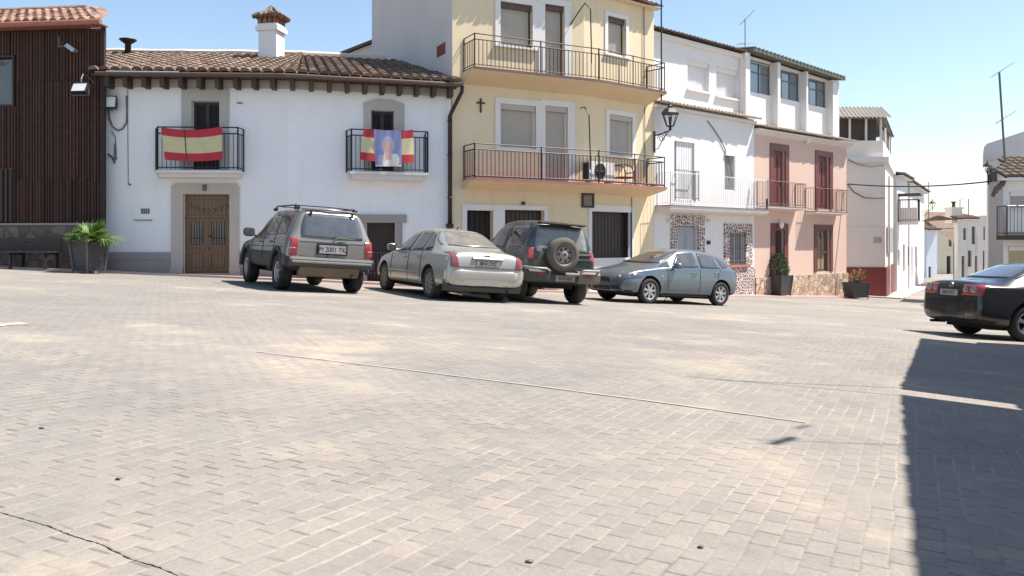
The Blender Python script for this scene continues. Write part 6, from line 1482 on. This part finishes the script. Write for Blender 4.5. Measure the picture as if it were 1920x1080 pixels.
# --- steel blue hatchback -----------------------------------------------------------
st = [(0.0, .36, .5, .55, .66, .66, .66, .56, .74), (.03, .32, .68, .58, .80, .84, .76, .62, .90), (.08, .28, .73, .60, .855, .93, .80, .62, 1.02), (.30, .24, .76, .60, .88, .95, .82, .575, 1.22), (.55, .22, .78, .60, .885, .95, .83, .55, 1.34), (.95, .20, .78, .60, .885, .95, .835, .55, 1.42), (1.6, .20, .78, .60, .885, .94, .84, .56, 1.46), (2.1, .20, .78, .60, .885, .93, .84, .55, 1.44), (2.35, .20, .78, .60, .885, .92, .84, .54, 1.38),
      (3.2, .20, .78, .60, .885, .90, .83, .60, 1.00), (3.36, .20, .78, .60, .88, .87, .82, .63, .95), (3.8, .21, .76, .58, .865, .82, .79, .60, .86), (4.1, .22, .72, .55, .83, .74, .73, .54, .77), (4.25, .24, .62, .50, .74, .64, .64, .46, .67), (4.31, .28, .48, .46, .56, .54, .50, .36, .57)]
st = [((x if x > .6 else .14 + x * .767), *r) for x, *r in st]
c = Car('hatchback_car', 'steel blue five-door hatchback parked facing left before the mosaic-framed house', (5.80, 23.2), 2.16, 4.32, st, (P['leon'], P['leon'], .0), [(.83, .37, .86), (3.41, .37, .86)], .318)
c.patch('windscreen', GL, 'front', [(.66, 1.02), (-.66, 1.02), (-.50, 1.38), (.50, 1.38)], .006, (12, 8), None, None, .15); c.patch('rear_window', GL, 'rear', [(.56, 1.05), (-.56, 1.05), (-.46, 1.33), (.46, 1.33)], .006, (8, 6), None, None, .2)
for sy, sd in ((1, 'left'), (-1, 'right')):
    for q in ([(.46, 1.05), (.78, .99), (.86, 1.30), (.66, 1.22)], [(.84, .985), (1.62, .97), (1.58, 1.375), (.92, 1.31)], [(1.70, .97), (2.66, .95), (2.28, 1.31), (1.66, 1.38)], [(2.72, .95), (3.08, .945), (2.84, 1.05), (2.66, 1.12)]): c.patch('side_window', GL, sd, q, .005, (8, 6), None, None, .12)
    for L_ in ([(.90, .62), (.98, .75), (.86, .97)], [(1.66, .30), (1.66, .96)], [(2.80, .34), (2.84, .92)], [(1.25, .28), (2.98, .28)]): c.line('panel_gap', M['seam'], sd, L_, .005)
    c.line('sill_strip', M['plastic_grey'], sd, [(1.25, .24), (2.98, .24)], .02, .004); c.handle(1.02, .86, sd, P['leon']); c.handle(1.88, .83, sd, P['leon']); c.mirror(2.62, .86, 1.00, sy, P['leon'], (.13, .22, .15))
    hl = c.patch('headlight', M['head'], 'front', [(sy * .80, .60), (sy * .46, .55), (sy * .42, .65), (sy * .74, .76)], .008, (8, 5), None, None, .1)
    hh, nn = c.hit('front', sy * .60, .645); m = MB(); m.lathe([(.05, .0), (.045, .02), (.01, .03)], 12, (hh.x - .005, hh.y, hh.z), 'x'); m.build('lamp_reflector', M['chrome'], hl, True)
    c.patch('headlight', M['head'], sd, [(3.66, .66), (4.02, .62), (3.98, .73), (3.70, .76)], .007, (6, 4))
    c.patch('fog_intake', M['black'], 'front', [(sy * .72, .32), (sy * .40, .32), (sy * .36, .42), (sy * .64, .42)], .006, (6, 4)); c.patch('tail_light', M['tail_red'], 'rear', [(sy * .78, .80), (sy * .55, .80), (sy * .56, .94), (sy * .74, .96)], .008); c.patch('tail_light', M['tail_red'], sd, [(.06, .80), (.2, .82), (.26, .95), (.12, .95)], .008, (4, 4))
    h_, n_ = c.hit(sd, 3.02, .70)
    if h_ is not None: m = MB(); m.lathe([(.025, -.01), (.02, .012)], 8, (h_.x, h_.y, h_.z), 'y'); m.build('side_repeater', M['lamp_clear'], c.root)
c.patch('grille', M['black'], 'front', [(.34, .50), (-.34, .50), (-.30, .62), (.30, .62)], .006, (8, 4)); c.patch('lower_grille', M['black'], 'front', [(.36, .30), (-.36, .30), (-.34, .40), (.34, .40)], .006, (8, 4))
m = MB(c.warp); m.tube([(1.4, .0, 1.455), (.95, 0, 1.43)], .01, 4); m.build('roof_antenna', M['black'], c.root); m = MB(c.warp); m.box(.5, 3.8, -.6, .6, .16, .24); m.build('underbody', M['under'], c.root)
c.wheels((.83, 3.41), 1.53, .21, 'spoke', M['alloy'], None, .318)

# --- black saloon at right ---------------------------------------------------------------
st = [(0.0, .36, .55, .52, .68, .62, .70, .60, .68), (.03, .30, .70, .55, .80, .78, .77, .66, .86), (.07, .27, .74, .58, .855, .90, .80, .68, .99), (.14, .24, .75, .60, .87, .93, .81, .68, 1.035), (.45, .21, .77, .60, .89, .94, .83, .67, 1.05), (.62, .20, .78, .60, .89, .94, .835, .64, 1.09), (1.25, .20, .78, .60, .89, .95, .84, .555, 1.39), (1.5, .20, .78, .60, .89, .95, .84, .55, 1.44), (2.1, .20, .78, .60, .89, .94, .84, .56, 1.46), (2.55, .20, .78, .60, .89, .93, .84, .54, 1.41),
      (3.3, .20, .78, .60, .885, .91, .83, .60, 1.02), (3.45, .20, .78, .60, .88, .88, .82, .64, .97), (4.1, .22, .75, .57, .86, .82, .78, .60, .88), (4.42, .25, .68, .54, .80, .72, .70, .52, .75), (4.55, .3, .5, .5, .6, .6, .54, .4, .62)]
c = Car('saloon_car', 'black saloon half out of view at the right, in the edge of a shadow', (8.09, 15.3), -1.46, 4.55, st, (P['jet'], P['jet'], .0), [(.97, .375, .86), (3.55, .375, .86)], .325)
c.patch('rear_window', GS, 'rear', [(.68, 1.11), (-.68, 1.11), (-.50, 1.39), (.50, 1.39)], .006, (12, 8), None, None, .18); c.patch('windscreen', GL, 'front', [(.62, 1.04), (-.62, 1.04), (-.5, 1.36), (.5, 1.36)], .006)
for sy, sd in ((1, 'left'), (-1, 'right')):
    for q in ([(.95, 1.03), (1.34, .99), (1.38, 1.33), (1.26, 1.28)], [(1.38, .99), (2.02, .98), (1.98, 1.38), (1.42, 1.34)], [(2.08, .98), (3.0, .96), (2.54, 1.32), (2.04, 1.38)]): c.patch('side_window', GL, sd, q, .005, (8, 6), None, None, .12)
    for L_ in ([(1.36, .34), (1.32, .6), (1.36, .98)], [(2.05, .30), (2.05, .98)], [(3.08, .34), (3.1, .94)]): c.line('panel_gap', M['seam'], sd, L_, .005)
    c.handle(1.56, .86, sd, P['jet']); c.handle(2.28, .85, sd, P['jet']); c.mirror(2.85, .86, 1.03, sy, P['jet'], (.13, .21, .15))
    tl = c.patch('tail_light', M['tail_red'], 'rear', [(sy * .825, .765), (sy * .36, .765), (sy * .36, .955), (sy * .80, .96)], .010, (12, 6), None, None, .12)
    for y, r1 in ((.44, .065), (.64, .095)):
        h_, n_ = c.hit('rear', sy * y, .86); m = MB(); m.lathe([(r1, -.014), (r1 * .55, -.02)], 18, (h_.x, h_.y, h_.z), 'x', 0, False); m.lathe([(r1 * .5, -.022), (.005, -.03)], 14, (h_.x, h_.y, h_.z), 'x', 0, False); m.build('round_lens', M['lamp_clear'], tl)
    c.patch('reflector', M['tail_dull'], 'rear', [(sy * .72, .40), (sy * .50, .39), (sy * .50, .44), (sy * .72, .45)], .008, (5, 3)); c.patch('headlight', M['head'], 'front', [(sy * .72, .58), (sy * .4, .56), (sy * .4, .68), (sy * .66, .72)], .008)
c.plate(.0, .80, '0606 DXT', .50, .11, plain('grey_plate', (.33, .33, .33), .5, .05, 20)); hx = c.hit('rear', 0, .935)[0].x + c.off
m = MB(c.warp); m.lathe([(.055, hx - .012), (.055, hx + .01)], 20, (0, 0, .935), 'x', 0, False); m.lathe([(.046, hx + .01), (.046, hx - .012), (.055, hx - .012)], 20, (0, 0, .935), 'x', 0, False)
m.tube([(hx - .012, .03, .975), (hx - .014, 0, .94), (hx - .012, -.03, .975)], .005, 4); m.tube([(hx - .012, .04, .955), (hx - .012, .018, .895), (hx - .014, 0, .93), (hx - .012, -.018, .895), (hx - .012, -.04, .955)], .005, 4); m.build('emblem', M['alu'], c.root)
c.line('panel_gap', M['seam'], 'rear', [(.66, 1.0), (.66, .72), (-.66, .72), (-.66, 1.0)], .005); c.line('bumper_line', M['seam'], 'rear', [(.82, .66), (-.82, .66)], .006); m = MB(c.warp); m.box(.4, 4.0, -.6, .6, .17, .25); m.tube([(.3, .5, .24), (.0, .5, .235)], .028, 8); m.build('underbody', M['under'], c.root); m = MB(c.warp); m.tube([(.97, -.7, .3), (.97, .7, .3)], .04, 6); m.build('axle', M['under'], c.root)
c.wheels((.97, 3.55), 1.53, .21, 'five', M['alloy'])
# ================================================================ LIGHT, HOUSES BEHIND THE RIGHT EDGE, CAMERA
AZ, EL = R(7), R(59.5)
SUN = Vector((math.cos(AZ) * math.cos(EL), math.sin(AZ) * math.cos(EL), math.sin(EL)))
def caster(px, py, z):
    """the point at height z whose shadow falls where this photo pixel meets the ground"""
    g = ground_at(px, py); return g + SUN * ((z - g.z) / SUN.z)
EZ_ = 2.6
q0, q1 = caster(1722, 1080, EZ_), caster(1692, 740, EZ_)
q2, q3 = caster(1690, 730, EZ_), caster(1727, 636, EZ_)
def side_house(name, a, b, label, deep=7.0, over=.80, ext0=0.0, ext1=0.0):
    d = (b - a); d.z = 0; L = d.length; d.normalize(); a = a - d * ext0; b = b + d * ext1; L += ext0 + ext1; n = Vector((d.y, -d.x, 0))
    ang = math.atan2(d.y, d.x); g = gz(a.x + n.x * over, a.y + n.y * over)
    r = empty(name, Vector((a.x, a.y, g)) + n * over, ang, label=label, cat='house'); h = a.z - g
    # local: x along the eave, y toward the square
    mb = MB(); wall(mb, 0, L, -1.5, h - .05, [(L * .3, L * .3 + 1.0, .1, 2.1)], -.15, 0); mb.box(-.35, L + .2, -deep, -.2, -1.5, h - .05); mb.box(-.35, -.002, -.199, .0, -1.5, h - .06); mb.box(L + .002, L + .3, -.199, 0, -1.5, h - .06); mb.build('wall', M['white_sun'], r)
    m = MB(); m.box(L * .3, L * .3 + 1.0, -.19, -.14, .1, 2.1); m.build('door', M['darkwood'], r)
    m = MB(); tiles(m, 0, L, over, h, -deep / 2, h + .27 * (deep / 2 + over), .22, .4, 0, None, True, 4); m.build('roof', M['tile_red'], r); return r
side_house('shading_house', q0, q1, 'low tiled house out of view at the right whose eave shades the near setts', 7, .80, 6)
side_house('shading_house', q2, q3, 'low tiled house out of view at the right whose eave shades the black saloon', 7, .80, 0, .3)
za_ = 4.3; e0, e1 = caster(1448, 833, za_), caster(1489, 820, za_); e2, e3 = caster(1494, 804, za_ + .3), caster(1516, 797, za_ + .3)
m_ = (e0 + e1) / 2; ra = empty('aerial', Vector((m_.x, m_.y, 2.6)), 0, label='small roof aerial on the shading house, outside the view at the right', cat='antenna')
mb = MB(); mb.tube([(0, 0, 0), (0, 0, za_ - 2.6 + .35)], .006, 5); mb.build('mast', M['iron_grey'], ra); o_ = ra.location; mb = MB(); mb.tube([e0 - o_, e1 - o_], .028, 5); mb.tube([e2 - o_, e3 - o_], .015, 5); mb.build('antenna_arm', M['alu'], ra)
# wires over the square, their shadows cross the setts
def wire(p0, p1, z0, z1, label):
    a, b = caster(*p0, z0), caster(*p1, z1); m = MB(); m.tube(chain([a, b], 10, .05), .012, 5); return center(m.build('overhead_wire', M['cable'], None, False, label=label, cat='cable'))

wire((1290, 706), (1720, 745), 4.6, 4.4, 'thin overhead wire at the right, outside the view, its shadow crossing the setts')
wire((1470, 652), (1740, 676), 5.0, 5.0, 'second thin overhead wire at the right, outside the view, nearer the black saloon')
wire((1330, 712), (1700, 728), 4.9, 4.5, 'third overhead wire at the right, outside the view, slanting from the first')

w = bpy.data.worlds.new('World'); SC.world = w; w.use_nodes = True; nt = w.node_tree
sky = nt.nodes.new('ShaderNodeTexSky'); sky.sky_type = 'NISHITA'; sky.sun_disc = False; sky.sun_elevation = EL; sky.sun_rotation = math.pi / 2 - AZ
sky.air_density = 1.1; sky.dust_density = .5; sky.ozone_density = .8; sky.altitude = 0
bg = nt.nodes['Background']; bg.inputs[1].default_value = .098; nt.links.new(sky.outputs[0], bg.inputs[0])
ld = bpy.data.lights.new('sun', 'SUN'); ld.energy = 5.0; ld.angle = R(.53); ld.color = (1, .935, .85); lo = bpy.data.objects.new('sun', ld); COL.objects.link(lo)
lo.rotation_euler = SUN.to_track_quat('Z', 'Y').to_euler(); lo.location = SUN * 50
cd = bpy.data.cameras.new('camera'); co = bpy.data.objects.new('camera', cd); COL.objects.link(co); SC.camera = co
co.location = (0, 0, 0); co.rotation_euler = (math.pi / 2, 0, 0); cd.sensor_width = 36; cd.lens = 36 * F / 1920; cd.shift_y = -(540 - HY) / 1920; cd.clip_start = .05; cd.clip_end = 4000
vs = SC.view_settings; vs.view_transform = 'Standard'; vs.look = 'None'; vs.exposure = .98; vs.gamma = 1.0
SC.render.resolution_x, SC.render.resolution_y = 1024, 576
